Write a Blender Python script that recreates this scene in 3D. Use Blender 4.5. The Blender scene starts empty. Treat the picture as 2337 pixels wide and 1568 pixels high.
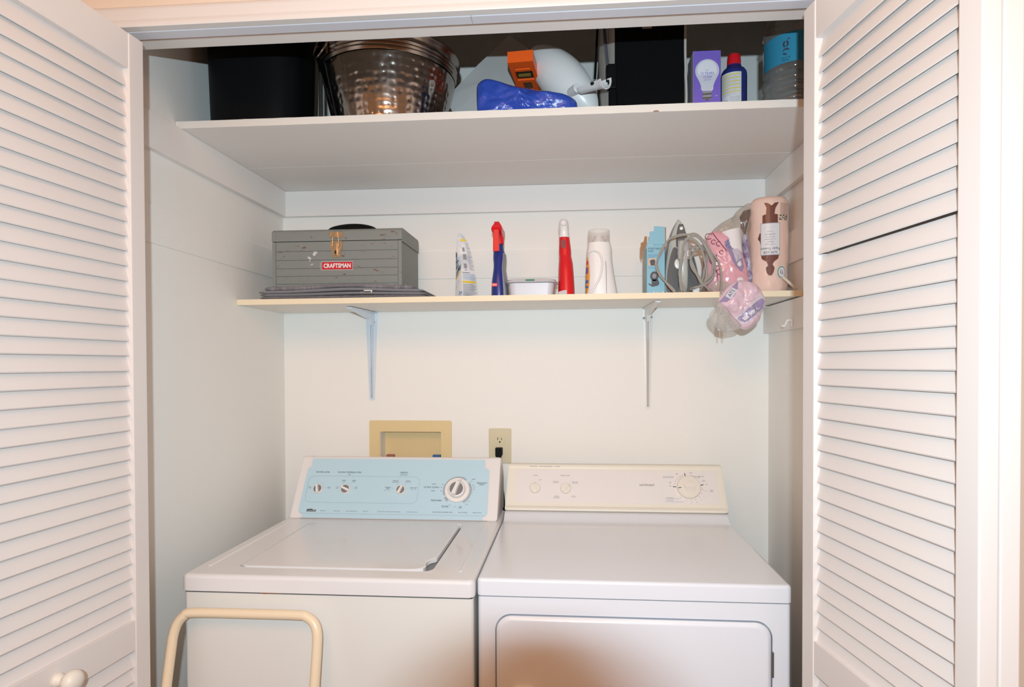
# Laundry closet with a washer and a dryer seen between two folded louvred doors.
import bpy, bmesh, math, random
from mathutils import Vector, Matrix, noise
random.seed(7)
pi = math.pi
scene = bpy.context.scene
col = scene.collection

# ------------------------------------------------------------------ camera
cam_d = bpy.data.cameras.new('camera')
cam = bpy.data.objects.new('camera', cam_d)
col.objects.link(cam)
scene.camera = cam
CAM = Vector((.2143, -1.3598, 1.3933))
Rx = Vector((.996887, .078767, -.003600))
Ux = Vector((.002470, .014439, .999893))
Fx = Vector((-.078810, .996789, -.014200))
m = Matrix((Rx, Ux, -Fx)).transposed().to_4x4()
m.translation = CAM
cam.matrix_world = m
cam_d.sensor_width = 36
cam_d.lens = 1404.32 / 2337 * 36
cam_d.shift_x = -.01138
cam_d.shift_y = .02927
cam_d.clip_start = .01

# ------------------------------------------------------------------ light and exposure
w = bpy.data.worlds.new('world'); scene.world = w
w.use_nodes = True
w.node_tree.nodes['Background'].inputs[0].default_value = (1, .50, .24, 1)
w.node_tree.nodes['Background'].inputs[1].default_value = .40

def area(name, loc, to, sx, sy, power, color, spread=180):
    l = bpy.data.lights.new(name, 'AREA'); l.shape = 'RECTANGLE'
    l.size = sx; l.size_y = sy; l.energy = power; l.color = color
    o = bpy.data.objects.new(name, l); col.objects.link(o)
    o.location = loc
    o.rotation_euler = (Vector(to) - Vector(loc)).to_track_quat('-Z', 'Y').to_euler()
    l.spread = math.radians(spread)
    return o
area('camera_flash', (.226, -1.551, 1.508), (.17, .6, 1.46), .035, .014, 24, (.70, .885, 1), 168)      # the flash on the photographer's camera
area('ceiling_lamp', (.05, -1.75, 2.50), (.05, -.35, 1.0), 1.5, 1.0, 26, (1, .45, .17))            # warm lamp on the room's ceiling
scene.view_settings.view_transform = 'Standard'
scene.view_settings.look = 'None'
scene.view_settings.gamma = 1
scene.view_settings.exposure = 0
scene.cycles.max_bounces = 8

# ------------------------------------------------------------------ materials
def lin(h):
    h = h.lstrip('#')
    c = [int(h[i:i+2], 16) / 255 for i in (0, 2, 4)]
    return tuple((x / 12.92 if x <= .04045 else ((x + .055) / 1.055) ** 2.4) for x in c) + (1,)

def mat(name, c, rough=.5, metal=0, bump=0, bscale=60, var=0, vscale=8, alpha=1, trans=0, coat=0, c2=None, thr=None, ior=1.45, vec=None, spec=.5):
    m = bpy.data.materials.new(name); m.use_nodes = True
    nt = m.node_tree; b = nt.nodes['Principled BSDF']
    c = lin(c) if isinstance(c, str) else tuple(c) + (1,)
    b.inputs['Base Color'].default_value = c
    b.inputs['Roughness'].default_value = rough
    b.inputs['Metallic'].default_value = metal
    b.inputs['Alpha'].default_value = alpha
    b.inputs['Transmission Weight'].default_value = trans
    b.inputs['Coat Weight'].default_value = coat
    b.inputs['IOR'].default_value = ior
    b.inputs['Specular IOR Level'].default_value = spec
    tc = nt.nodes.new('ShaderNodeTexCoord')
    if var or c2:
        n = nt.nodes.new('ShaderNodeTexNoise'); n.inputs['Scale'].default_value = vscale; n.inputs['Detail'].default_value = 6
        mp = nt.nodes.new('ShaderNodeMapping')
        if vec: mp.inputs['Scale'].default_value = vec
        nt.links.new(tc.outputs['Object'], mp.inputs[0]); nt.links.new(mp.outputs[0], n.inputs['Vector'])
        r = nt.nodes.new('ShaderNodeValToRGB')
        if c2:
            a, d = thr or (.55, .65)
            r.color_ramp.elements[0].position = a; r.color_ramp.elements[1].position = d
            r.color_ramp.elements[0].color = c; r.color_ramp.elements[1].color = lin(c2)
        else:
            r.color_ramp.elements[0].position = .3; r.color_ramp.elements[1].position = .7
            r.color_ramp.elements[0].color = tuple(x * (1 - var) for x in c[:3]) + (1,)
            r.color_ramp.elements[1].color = tuple(min(1, x * (1 + var)) for x in c[:3]) + (1,)
        nt.links.new(n.outputs['Fac'], r.inputs[0]); nt.links.new(r.outputs[0], b.inputs['Base Color'])
    if bump:
        n2 = nt.nodes.new('ShaderNodeTexNoise'); n2.inputs['Scale'].default_value = bscale; n2.inputs['Detail'].default_value = 4
        nt.links.new(tc.outputs['Object'], n2.inputs['Vector'])
        bu = nt.nodes.new('ShaderNodeBump'); bu.inputs['Strength'].default_value = bump; bu.inputs['Distance'].default_value = .002
        nt.links.new(n2.outputs['Fac'], bu.inputs['Height']); nt.links.new(bu.outputs[0], b.inputs['Normal'])
    return m

def clearmat(name, tint, base, edge, bump=0, bscale=40, metal=.5):
    m = bpy.data.materials.new(name); m.use_nodes = True
    nt = m.node_tree; b = nt.nodes['Principled BSDF']; out = nt.nodes['Material Output']
    b.inputs['Base Color'].default_value = (.8, .8, .8, 1); b.inputs['Roughness'].default_value = .06
    b.inputs['Metallic'].default_value = metal
    tr = nt.nodes.new('ShaderNodeBsdfTransparent'); tr.inputs[0].default_value = tuple(tint) + (1,)
    lw = nt.nodes.new('ShaderNodeLayerWeight'); lw.inputs['Blend'].default_value = .35
    mr = nt.nodes.new('ShaderNodeMapRange'); mr.inputs['To Min'].default_value = base; mr.inputs['To Max'].default_value = edge
    mx = nt.nodes.new('ShaderNodeMixShader')
    nt.links.new(lw.outputs['Facing'], mr.inputs['Value']); nt.links.new(mr.outputs[0], mx.inputs[0])
    nt.links.new(tr.outputs[0], mx.inputs[1]); nt.links.new(b.outputs[0], mx.inputs[2]); nt.links.new(mx.outputs[0], out.inputs['Surface'])
    if bump:
        tc = nt.nodes.new('ShaderNodeTexCoord'); n2 = nt.nodes.new('ShaderNodeTexNoise'); n2.inputs['Scale'].default_value = bscale; n2.inputs['Detail'].default_value = 5
        bu = nt.nodes.new('ShaderNodeBump'); bu.inputs['Strength'].default_value = bump; bu.inputs['Distance'].default_value = .006
        nt.links.new(tc.outputs['Object'], n2.inputs['Vector']); nt.links.new(n2.outputs['Fac'], bu.inputs['Height']); nt.links.new(bu.outputs[0], b.inputs['Normal'])
        nt.links.new(bu.outputs[0], lw.inputs['Normal'])
    return m
WALL = mat('wall_paint', (.89, .87, .82), .75, bump=.12, bscale=90)
WALLX = mat('room_wall_paint', (.78, .66, .54), .8, bump=.1)
CEIL = mat('ceiling_paint', (.70, .66, .6), .9)
FLOOR = mat('floor_wood', (.22, .13, .08), .5, var=.2, vscale=5)
TRIM = mat('trim_paint', (.86, .82, .78), .38, bump=.05, bscale=30)
DOORP = mat('door_paint', (.77, .725, .695), .45)
TRACK = mat('track_metal', (.72, .74, .80), .35, .1)
SHELFU = mat('upper_shelf_paint', (.88, .84, .80), .5, bump=.08, bscale=25)
EDGEU = mat('upper_shelf_edge_paint', (.80, .77, .71), .5, c2='#a08a74', thr=(.74, .80), vscale=14)
SHELFL = mat('lower_shelf_paint', (.85, .82, .76), .45)
EDGEL = mat('cream_edge', (.90, .78, .56), .5)
APPW = mat('washer_enamel', (.79, .785, .79), .22, coat=.3)
APPF = mat('washer_cabinet_enamel', (.77, .775, .74), .3, coat=.2)
APPD = mat('dryer_enamel', (.79, .82, .87), .2, coat=.3)
APPC = mat('dryer_console_cream', (.82, .775, .67), .35)
APPP = mat('dryer_panel_white', (.80, .76, .73), .4)
CAPW = mat('washer_cap_white', (.81, .78, .76), .35)
BLUEP = mat('washer_panel_blue', (.51, .71, .80), .4)
BLUEL = mat('washer_panel_line', (.38, .52, .58), .5)
GREYK = mat('knob_grey', (.20, .20, .205), .5)
KNOBW = mat('knob_white', (.83, .80, .77), .35)
KNOBC = mat('knob_cream', (.80, .75, .66), .4)
INK = mat('ink_dark', (.05, .06, .09), .6)
INKG = mat('ink_grey', (.26, .27, .30), .6)
INKB = mat('ink_blue', (.10, .22, .50), .6)
BLACK = mat('black_plastic', (.005, .0055, .006), .5, spec=.12)
BLACKF = mat('black_fabric', (.004, .004, .0045), .8, spec=.1, bump=.5, bscale=60)
DARK = mat('dark_gap', (.015, .014, .013), .8)
CHROME = mat('chrome', (.7, .7, .7), .2, 1)
BRASS = mat('worn_brass', (.55, .42, .27), .35, .9, bump=.4, bscale=120)
TOOL = mat('toolbox_grey_paint', '#848985', .5, 0, c2='#6e5444', thr=(.655, .70), vscale=75, vec=(.45, 1, 1.5), bump=.2, bscale=80)
TOOLG = mat('toolbox_groove', '#54504a', .6)
RED = mat('red_plastic', (.72, .012, .02), .3)
REDS = mat('red_sticker', (.60, .015, .03), .4)
WHITEP = mat('white_plastic', (.84, .83, .81), .3)
WHITES = mat('white_print', (.85, .85, .83), .5)
TUBW = mat('tub_white', (.80, .81, .86), .35)
NAVY = mat('navy_plastic', (.018, .032, .21), .28)
GREYBL = mat('grey_blue_plastic', (.25, .27, .32), .4)
CLEAR = clearmat('clear_plastic', (.96, .96, .96), .10, .5)
CLEARB = clearmat('clear_bottle_plastic', (.98, .97, .96), .08, .35, metal=0)
JUGM = clearmat('clear_jug_plastic', (.80, .78, .75), .16, .7)
JUGL = mat('jug_label_blue', (.04, .28, .44), .35)
POUCH = mat('pouch_white', (.78, .79, .80), .3, c2='#aebfc9', thr=(.45, .65), vscale=18)
YEL = mat('yellow_print', (.85, .60, .03), .5)
ORAN = mat('orange_label', (.85, .42, .08), .5)
ORANGE = mat('orange_plastic', (1.0, .13, .015), .35)
BLUET = mat('blue_vinyl', (.035, .085, .46), .22, bump=.9, bscale=90, coat=.4)
SHEETM = mat('grey_translucent_plastic', (.56, .55, .53), .3, alpha=.82)
PURP = mat('purple_carton', (.20, .13, .55), .45)
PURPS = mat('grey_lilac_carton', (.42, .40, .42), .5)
BULBW = mat('bulb_print', (.62, .62, .68), .4)
BULBH = mat('bulb_print_light', (.78, .78, .82), .4)
GREYM = mat('grey_print', (.30, .30, .32), .4)
GREEN = mat('green_label', (.02, .22, .10), .5)
CANB = mat('can_blue', (.02, .03, .17), .3)
CANL = mat('can_label', (.66, .70, .72), .4)
MATG = mat('grey_chenille', (.25, .235, .25), .95, bump=1, bscale=200)
MATB = mat('grey_mat_backing', (.30, .30, .325), .8)
BEIGE = mat('beige_plastic', (.76, .60, .32), .45)
BEIGE2 = mat('beige_box_liner', (.62, .54, .36), .5, var=.1, vscale=9)
IVORY = mat('ivory_plate', (.66, .59, .40), .4)
SKYC = mat('light_blue_carton', (.25, .52, .64), .5)
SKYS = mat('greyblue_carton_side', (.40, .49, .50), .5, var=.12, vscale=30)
CARD = mat('brown_cardboard', (.40, .22, .11), .7)
PHOTOB = mat('tan_print', (.72, .50, .33), .6)
IRONL = mat('iron_silver_green', (.50, .53, .49), .3, coat=.3)
IRONG = mat('iron_grey', (.105, .115, .12), .35, coat=.3)
IRONS = mat('iron_soleplate', (.45, .42, .40), .3, .8)
IRONC = mat('iron_clear_grey', (.50, .49, .47), .1, coat=.6)
CORD = mat('grey_cord', (.36, .345, .31), .6)
PEACH = mat('peach_towel_paper', (.86, .62, .52), .6, coat=.5)
BROWNP = mat('brown_print', (.16, .045, .03), .5, coat=.4)
TAUPE = mat('taupe_print', (.42, .30, .24), .5, coat=.3)
TISSUE = mat('white_paper_roll', (.84, .80, .79), .8, bump=.1)
PINK = mat('pink_film', (.80, .42, .48), .25, coat=.6, bump=.5, bscale=25)
PINKL = mat('pale_pink_film', (.80, .58, .66), .2, coat=.8, bump=.4, bscale=20)
LILAC = mat('lilac_print', (.36, .29, .47), .3, coat=.5)
WINE = mat('wine_print', (.22, .04, .09), .4, coat=.5)
FILM = clearmat('crinkled_clear_film', (.95, .94, .91), .22, .7, bump=1, bscale=55, metal=0)
FILMG = mat('hazy_film', (.62, .57, .50), .2, alpha=.6, coat=.8, bump=.8, bscale=30)
CREAM = mat('cream_tube_enamel', (.84, .70, .50), .3, coat=.2, c2='#8a6a4c', thr=(.76, .8), vscale=20)
BRACK = mat('bracket_enamel', (.68, .76, .83), .25, coat=.4)
BRACKW = mat('painted_over_bracket', (.80, .78, .74), .4)
FABW = mat('offwhite_fabric', (.52, .49, .44), .8, bump=.4)
FABG = mat('grey_webbing', (.10, .10, .115), .8)
BLUEV = mat('valve_blue', (.02, .12, .35), .4)
REDV = mat('valve_red', (.35, .12, .10), .4)

def hammered():
    m = mat('hammered_metal', (.42, .37, .33), .16, 1)
    nt = m.node_tree; b = nt.nodes['Principled BSDF']
    tc = nt.nodes.new('ShaderNodeTexCoord')
    v = nt.nodes.new('ShaderNodeTexVoronoi'); v.feature = 'SMOOTH_F1'; v.inputs['Scale'].default_value = 55
    v.inputs['Randomness'].default_value = .35
    bu = nt.nodes.new('ShaderNodeBump'); bu.inputs['Strength'].default_value = .55; bu.inputs['Distance'].default_value = .004
    nt.links.new(tc.outputs['Object'], v.inputs['Vector']); nt.links.new(v.outputs['Distance'], bu.inputs['Height'])
    nt.links.new(bu.outputs[0], b.inputs['Normal'])
    return m
HAMMER = hammered()
TUBM = mat('tub_plain_metal', (.40, .34, .29), .22, 1)

# ------------------------------------------------------------------ mesh helpers
def T(x, y, z): return Matrix.Translation((x, y, z))
def R(a, ax): return Matrix.Rotation(a, 4, ax)
def frame(o, u, n):
    """matrix whose x is u, z is n (outward), y is up on the plane"""
    u = Vector(u).normalized(); n = Vector(n).normalized(); v = n.cross(u)
    M = Matrix((u, v, n)).transposed().to_4x4(); M.translation = Vector(o)
    return M
def front(x, y, z): return frame((x, y, z), (1, 0, 0), (0, -1, 0))

class G:
    def __init__(s): s.v = []; s.f = []; s.m = []
    def add(s, vs, fs, mi=0, M=None):
        o = len(s.v)
        for p in vs:
            p = Vector(p)
            if M is not None: p = M @ p
            s.v.append(p)
        for f in fs: s.f.append([i + o for i in f]); s.m.append(mi)
        return s
    def box(s, x0, x1, y0, y1, z0, z1, bev=0, mi=0, M=None, seg=2):
        bm = bmesh.new(); bmesh.ops.create_cube(bm, size=1)
        for v in bm.verts: v.co = Vector(((x0+x1)/2 + v.co.x*(x1-x0), (y0+y1)/2 + v.co.y*(y1-y0), (z0+z1)/2 + v.co.z*(z1-z0)))
        if bev: bmesh.ops.bevel(bm, geom=list(bm.edges), offset=bev, segments=seg, affect='EDGES', profile=.5)
        bm.verts.index_update()
        s.add([v.co.copy() for v in bm.verts], [[v.index for v in f.verts] for f in bm.faces], mi, M); bm.free()
        return s
    def loft(s, rings, mi=0, M=None, caps=(True, True), closed=True):
        n = len(rings[0]); vs = [p for r in rings for p in r]; fs = []
        for i in range(len(rings) - 1):
            for j in range(n if closed else n - 1):
                k = (j + 1) % n
                fs.append([i*n+j, i*n+k, (i+1)*n+k, (i+1)*n+j])
        if caps[0]: fs.append(list(range(n))[::-1])
        if caps[1]: fs.append([(len(rings)-1)*n + j for j in range(n)])
        return s.add(vs, fs, mi, M)
    def lathe(s, prof, n=32, M=None, mi=0, caps=(True, True)):
        return s.loft([[(r*math.cos(2*pi*k/n), r*math.sin(2*pi*k/n), z) for k in range(n)] for r, z in prof], mi, M, caps)
    def tube(s, pts, r, n=10, mi=0, M=None, closed=False, flat=1):
        pts = [Vector(p) for p in pts]; rings = []; N = None
        for i, p in enumerate(pts):
            a = pts[i-1] if (i or closed) else p
            b = pts[(i+1) % len(pts)] if (i < len(pts)-1 or closed) else p
            t = (b - a).normalized()
            if N is None:
                N = t.orthogonal().normalized()
            N = (N - t * N.dot(t)).normalized(); B = t.cross(N)
            rr = r[i] if isinstance(r, (list, tuple)) else r
            rings.append([p + N*math.cos(2*pi*k/n)*rr + B*math.sin(2*pi*k/n)*rr*flat for k in range(n)])
        if closed: rings.append(rings[0])
        return s.loft(rings, mi, M, (not closed, not closed))
    def poly(s, pts, d, mi=0, M=None):
        """outline in local xy extruded along z from 0 to d"""
        n = len(pts)
        return s.loft([[(x, y, 0) for x, y in pts], [(x, y, d) for x, y in pts]], mi, M)
    def ring(s, r0, r1, d, n=32, mi=0, M=None, a0=0, a1=2*pi):
        full = abs(a1 - a0 - 2*pi) < 1e-6
        k = n if full else n + 1
        A = [a0 + (a1-a0)*i/n for i in range(k)]
        rs = [[(r*math.cos(a), r*math.sin(a), z) for r, z in ((r0, 0), (r1, 0), (r1, d), (r0, d))] for a in A]
        if full: rs.append(rs[0])
        return s.loft(rs, mi, M, (not full, not full))
    def text(s, t, size, M, mi=0, ext=.0004, align='CENTER', sx=1, fn=None, bold=0):
        cu = bpy.data.curves.new('t', 'FONT'); cu.body = t; cu.size = size; cu.align_x = align; cu.align_y = 'CENTER'
        cu.extrude = ext; cu.resolution_u = 2; cu.space_line = .9; cu.offset = bold
        o = bpy.data.objects.new('t', cu); col.objects.link(o)
        bpy.context.view_layer.update()
        me = bpy.data.meshes.new_from_object(o.evaluated_get(bpy.context.evaluated_depsgraph_get()))
        vs = [Vector((v.co.x*sx, v.co.y, v.co.z)) for v in me.vertices]
        if fn: vs = [fn(v) for v in vs]
        s.add(vs, [list(p.vertices) for p in me.polygons], mi, M)
        bpy.data.objects.remove(o); bpy.data.meshes.remove(me); bpy.data.curves.remove(cu)
        return s
    def obj(s, name, mats, parent=None, root=None, smooth=38, recalc=True):
        me = bpy.data.meshes.new(name)
        off = root.location if root is not None else Vector((0, 0, 0))
        me.from_pydata([v - off for v in s.v], [], s.f)
        for k in (mats if isinstance(mats, (list, tuple)) else [mats]): me.materials.append(k)
        me.polygons.foreach_set('material_index', s.m)
        if recalc:
            bm = bmesh.new(); bm.from_mesh(me); bmesh.ops.recalc_face_normals(bm, faces=bm.faces); bm.to_mesh(me); bm.free()
        if smooth:
            me.polygons.foreach_set('use_smooth', [True]*len(me.polygons))
            me.set_sharp_from_angle(angle=math.radians(smooth))
        me.update()
        o = bpy.data.objects.new(name, me); col.objects.link(o)
        if smooth and smooth < 45:
            wnm = o.modifiers.new('weighted_normals', 'WEIGHTED_NORMAL'); wnm.keep_sharp = True; wnm.weight = 80
        if parent is not None: o.parent = parent
        return o

class Thing:
    """an Empty at the thing's base; its parts are built in world coordinates and moved under it"""
    def __init__(s, name, label, cat, loc, group=None, kind=None):
        s.e = bpy.data.objects.new(name, None); col.objects.link(s.e); s.e.location = loc
        s.e.empty_display_size = .03
        if kind: s.e['kind'] = kind
        if label: s.e['label'] = label; s.e['category'] = cat
        if group: s.e['group'] = group
    def part(s, name, g, mats, parent=None, label=None, smooth=38, recalc=True):
        o = g.obj(name, mats, parent or s.e, s.e, smooth, recalc)
        if label: o['label'] = label
        return o
def tag(o, label, cat, group=None):
    o['label'] = label; o['category'] = cat
    if group: o['group'] = group
    return o
def struct(name, g, mats, smooth=38):
    o = g.obj(name, mats, smooth=smooth); o['kind'] = 'structure'; return o

def rrect(x0, x1, y0, y1, r, z, n=5):
    out = []
    for cx, cy, a in ((x1-r, y0+r, -pi/2), (x1-r, y1-r, 0), (x0+r, y1-r, pi/2), (x0+r, y0+r, pi)):
        for i in range(n+1):
            t = a + pi/2*i/n
            out.append((cx + r*math.cos(t), cy + r*math.sin(t), z))
    return out
def sell(cx, cy, z, rx, ry, p=2.4, n=36):
    out = []
    for k in range(n):
        t = 2*pi*k/n; c, s_ = math.cos(t), math.sin(t)
        out.append((cx + rx*math.copysign(abs(c)**(2/p), c), cy + ry*math.copysign(abs(s_)**(2/p), s_), z))
    return out
def crv(pts, k=8, closed=False):
    P = [Vector(p) for p in pts]; out = []; n = len(P)
    for i in range(n if closed else n-1):
        p0 = P[(i-1) % n] if (i or closed) else P[0]; p1 = P[i]; p2 = P[(i+1) % n]; p3 = P[(i+2) % n] if (i+2 < n or closed) else P[-1]
        for j in range(k):
            t = j/k
            out.append(.5*((2*p1) + (p2-p0)*t + (2*p0-5*p1+4*p2-p3)*t*t + (3*p1-p0-3*p2+p3)*t**3))
    if not closed: out.append(P[-1])
    return out

class Puff:
    """a soft closed form: outline in the xz plane, swelling towards the viewer (-y) and away"""
    def __init__(s, outline, y, dfront, dback, wr=.004, ws=25, seed=0, n=72, rings=14, pw=.5):
        o = [Vector((p[0], 0, p[-1])) for p in outline]
        o = [Vector((q.x, 0, q.z)) for q in crv(o, 6, True)]
        s.c = sum(o, Vector()) / len(o); s.y = y; s.df = dfront; s.db = dback; s.wr = wr; s.ws = ws; s.seed = seed; s.pw = pw
        pol = sorted(((math.atan2(q.z - s.c.z, q.x - s.c.x), math.hypot(q.x - s.c.x, q.z - s.c.z)) for q in o))
        s.pol = pol; s.n = n; s.rings = rings
    def rad(s, a):
        P = s.pol; N = len(P)
        a = (a + pi) % (2*pi) - pi
        for i in range(N):
            a1, r1 = P[i]
            if a1 >= a:
                a0, r0 = P[i-1]
                if i == 0: a0 -= 2*pi
                t = (a - a0)/(a1 - a0) if a1 > a0 else 0
                return r0 + (r1-r0)*t
        a0, r0 = P[-1]; a1, r1 = P[0]; a1 += 2*pi
        return r0 + (r1-r0)*(a-a0)/(a1-a0)
    def surf(s, x, z, off=0, side=-1):
        a = math.atan2(z - s.c.z, x - s.c.x); q = min(1, math.hypot(z - s.c.z, x - s.c.x)/max(1e-6, s.rad(a)))
        d = (s.df if side < 0 else s.db) * (1 - q**2.2)**s.pw
        nz = noise.noise(Vector((x*s.ws, s.seed*3.1, z*s.ws))) + .6*abs(noise.noise(Vector((x*s.ws*2.3, 5+s.seed, z*s.ws*2.3))))
        d += s.wr*nz*(1 - q**6)
        return s.y + side*(d + off)
    def mesh(s, g, mi=0, back=True):
        for side in ((-1, 1) if back else (-1,)):
            vs = [(s.c.x, s.surf(s.c.x, s.c.z, 0, side), s.c.z)]; fs = []
            for i in range(1, s.rings+1):
                q = math.sin(i/s.rings*pi/2)
                for k in range(s.n):
                    a = -pi + 2*pi*k/s.n; r = s.rad(a)*q
                    x, z = s.c.x + r*math.cos(a), s.c.z + r*math.sin(a)
                    vs.append((x, s.surf(x, z, 0, side), z))
            for k in range(s.n):
                k2 = (k+1) % s.n
                fs.append([0, 1+k, 1+k2])
                for i in range(s.rings-1):
                    A = 1 + i*s.n
                    fs.append([A+k, A+s.n+k, A+s.n+k2, A+k2])
            g.add(vs, fs, mi)
        return g
    def decal(s, g, pts, mi=0, off=.0012, cut=3):
        """a printed patch that follows the front surface"""
        bm = bmesh.new()
        vs = [bm.verts.new((p[0], 0, p[-1])) for p in pts]
        bm.faces.new(vs); bmesh.ops.triangulate(bm, faces=bm.faces)
        for _ in range(cut): bmesh.ops.subdivide_edges(bm, edges=bm.edges, cuts=1, use_grid_fill=True)
        bmesh.ops.triangulate(bm, faces=bm.faces)
        bm.verts.index_update()
        g.add([(v.co.x, s.surf(v.co.x, v.co.z, off), v.co.z) for v in bm.verts], [[v.index for v in f.verts] for f in bm.faces], mi); bm.free()
        return g
    def text(s, g, t, size, x, z, ang=0, mi=0, sx=1):
        ca, sa = math.cos(ang), math.sin(ang)
        def fn(v):
            X = x + v.x*ca - v.y*sa; Z = z + v.x*sa + v.y*ca
            return Vector((X, s.surf(X, Z, .0022 + max(0, v.z)), Z))
        return g.text(t, size, None, mi, .0002, sx=sx, fn=fn)
def weld(o, d=.0004):
    bm = bmesh.new(); bm.from_mesh(o.data); bmesh.ops.remove_doubles(bm, verts=bm.verts, dist=d); bmesh.ops.recalc_face_normals(bm, faces=bm.faces); bm.to_mesh(o.data); bm.free()
    return o

# ================================================================== the closet and its walls
XL, XR, YB = -.8085, .8696, .76
ZC = 2.62
struct('floor', G().box(-2.2, 2.4, -3.6, .9, -.05, 0), FLOOR)
struct('ceiling', G().box(-2.2, 2.4, -3.6, .9, ZC, ZC+.05), CEIL)
struct('wall_back', G().box(XL-.1, XR+.1, YB, YB+.1, 0, ZC), WALL, smooth=0)
struct('wall_left', G().box(XL-.1, XL, -.04, YB, 0, ZC), WALL)
struct('wall_right', G().box(XR, XR+.1, -.04, YB, 0, ZC), WALL)
# the wall the doors hang in: a header over the opening and a strip at each side
OX0, OX1, HZ = -.795, .775, 2.114
g = G().box(-2.2, OX0, -.12, -.04, 0, ZC).box(OX1, 2.4, -.12, -.04, 0, ZC).box(OX0, OX1, -.12, -.04, HZ, ZC)
struct('wall_front', g, WALLX)
# header board, its shadow-side strip, and the casing above
g = G().box(OX0, OX1, -.068, -.03, HZ-.006, HZ+.02, .001)
struct('trim_1', g, TRIM)
CASING = mat('casing_paint_dimmed', (.74, .71, .68), .4, bump=.05, bscale=30)  # trim paint made darker here, the flash's falloff put into the colour
def casing_profile():
    return [(-.12, 0), (-.137, .000), (-.139, .003), (-.1385, .012), (-.134, .018), (-.134, .036), (-.131, .044), (-.127, .048), (-.12, .050)]
g = G(); pr = [(y, 2.099 + z) for y, z in casing_profile()]
g.loft([[(x, y, z) for y, z in pr] for x in (OX0-.06, OX1+.06)])
struct('trim_2', g, CASING)
for nm, x0, sg in (('trim_3', OX0, -1), ('trim_4', OX1, 1)):
    g = G(); g.loft([[(x0 + sg*(z+.003), y, zz) for y, z in casing_profile()] for zz in (0, 2.105)])
    struct(nm, g, TRIM)
# sliding track of the doors under the header (two lengths butted together)
tr = Thing('door_track', 'pale metal sliding track running under the header above the closet opening', 'track', (-.02, -.1, 2.1))
for a, b in ((OX0, .011), (.0118, OX1)):
    g = G(); P = [(-.1185, 2.114), (-.1185, 2.0995), (-.1170, 2.098), (-.0895, 2.098), (-.0880, 2.0995), (-.0880, 2.114)]
    g.loft([[(x, y, z) for y, z in P] for x in (a, b)])
    tr.part('rail', g, TRACK)

# thin boards fixed along the walls behind the lower shelf
g = G().box(XL, XR, YB-.005, YB, 1.693, 1.7875, .0012)
struct('trim_5', g, WALL)
g = G().box(XL, XL+.005, -.03, YB-.005, 1.693, 1.7875, .0012)
struct('trim_6', g, WALL)
g = G().box(XR-.005, XR, -.03, YB-.005, 1.693, 1.7875, .0012)
struct('trim_7', g, WALL)

# ================================================================== shelves
us = Thing('closet_shelf', 'wide white painted upper shelf under the header, carrying bins and bottles', 'shelf', (.03, .46, 2.006))
g = G().box(XL+.002, XR-.002, .1665, .489, 2.0065, 2.0245, .0012)
us.part('board', g, SHELFU)
us.part('board', G().box(XL+.002, XR-.002, .491, YB-.001, 2.0065, 2.0245, .0012), SHELFU)
g = G()
# chipped painted front edge
N = 90; top = []; bot = []
for i in range(N+1):
    x = XL + .002 + (XR - XL - .004)*i/N
    a = .0006*noise.noise(Vector((x*30, 0, 0))) ; b = .0006*noise.noise(Vector((x*40, 7, 0)))
    top.append((x, a)); bot.append((x, b))
g.loft([[(x, .1648, 2.0068 + b), (x, .1648, 2.0250 + a), (x, .1690, 2.0254 + a), (x, .1690, 2.0062 + b)] for (x, a), (_, b) in zip(top, bot)])
us.part('edge_strip', g, EDGEU)
us.part('paint_chip', G().poly([(.4105, 2.0065), (.4130, 2.0090), (.4180, 2.0105), (.4230, 2.0100), (.4265, 2.0075), (.4250, 2.0063), (.4180, 2.0066)], .0004, 0, front(0, .1647, 0)), mat('bare_wood_chip', (.34, .22, .15), .8))
us.part('cleat', G().box(XL, XL+.018, -.03, YB-.018, 1.9175, 2.0062, .0015), TRIM)
us.part('cleat', G().box(XR-.018, XR, -.03, YB-.018, 1.9175, 2.0062, .0015), TRIM)
us.part('cleat', G().box(XL, XR, YB-.018, YB, 1.9175, 2.0062, .0015), TRIM)

def zs(x): return 1.5955 + .004*(x - XL)      # top of the lower shelf
ls = Thing('closet_shelf', 'narrow lower shelf with a cream front edge, holding the toolbox and bottles', 'shelf', (.03, .6, 1.58))
g = G().loft([[(x, .4535, zs(x)-.0168), (x, YB-.006, zs(x)-.0168), (x, YB-.006, zs(x)), (x, .4535, zs(x))] for x in (XL+.001, XR-.001)])
ls.part('board', g, SHELFL)
g = G().loft([[(x, .4500, zs(x)-.0166), (x, .4535, zs(x)-.017), (x, .4535, zs(x)+.0002), (x, .4500, zs(x))] for x in (XL+.001, XR-.001)])
ls.part('edge_strip', g, EDGEL, label='cream coloured front edge')
ls.part('cleat', G().box(XR-.018, XR, .10, YB, 1.494, 1.581, .0015), TRIM)

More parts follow.
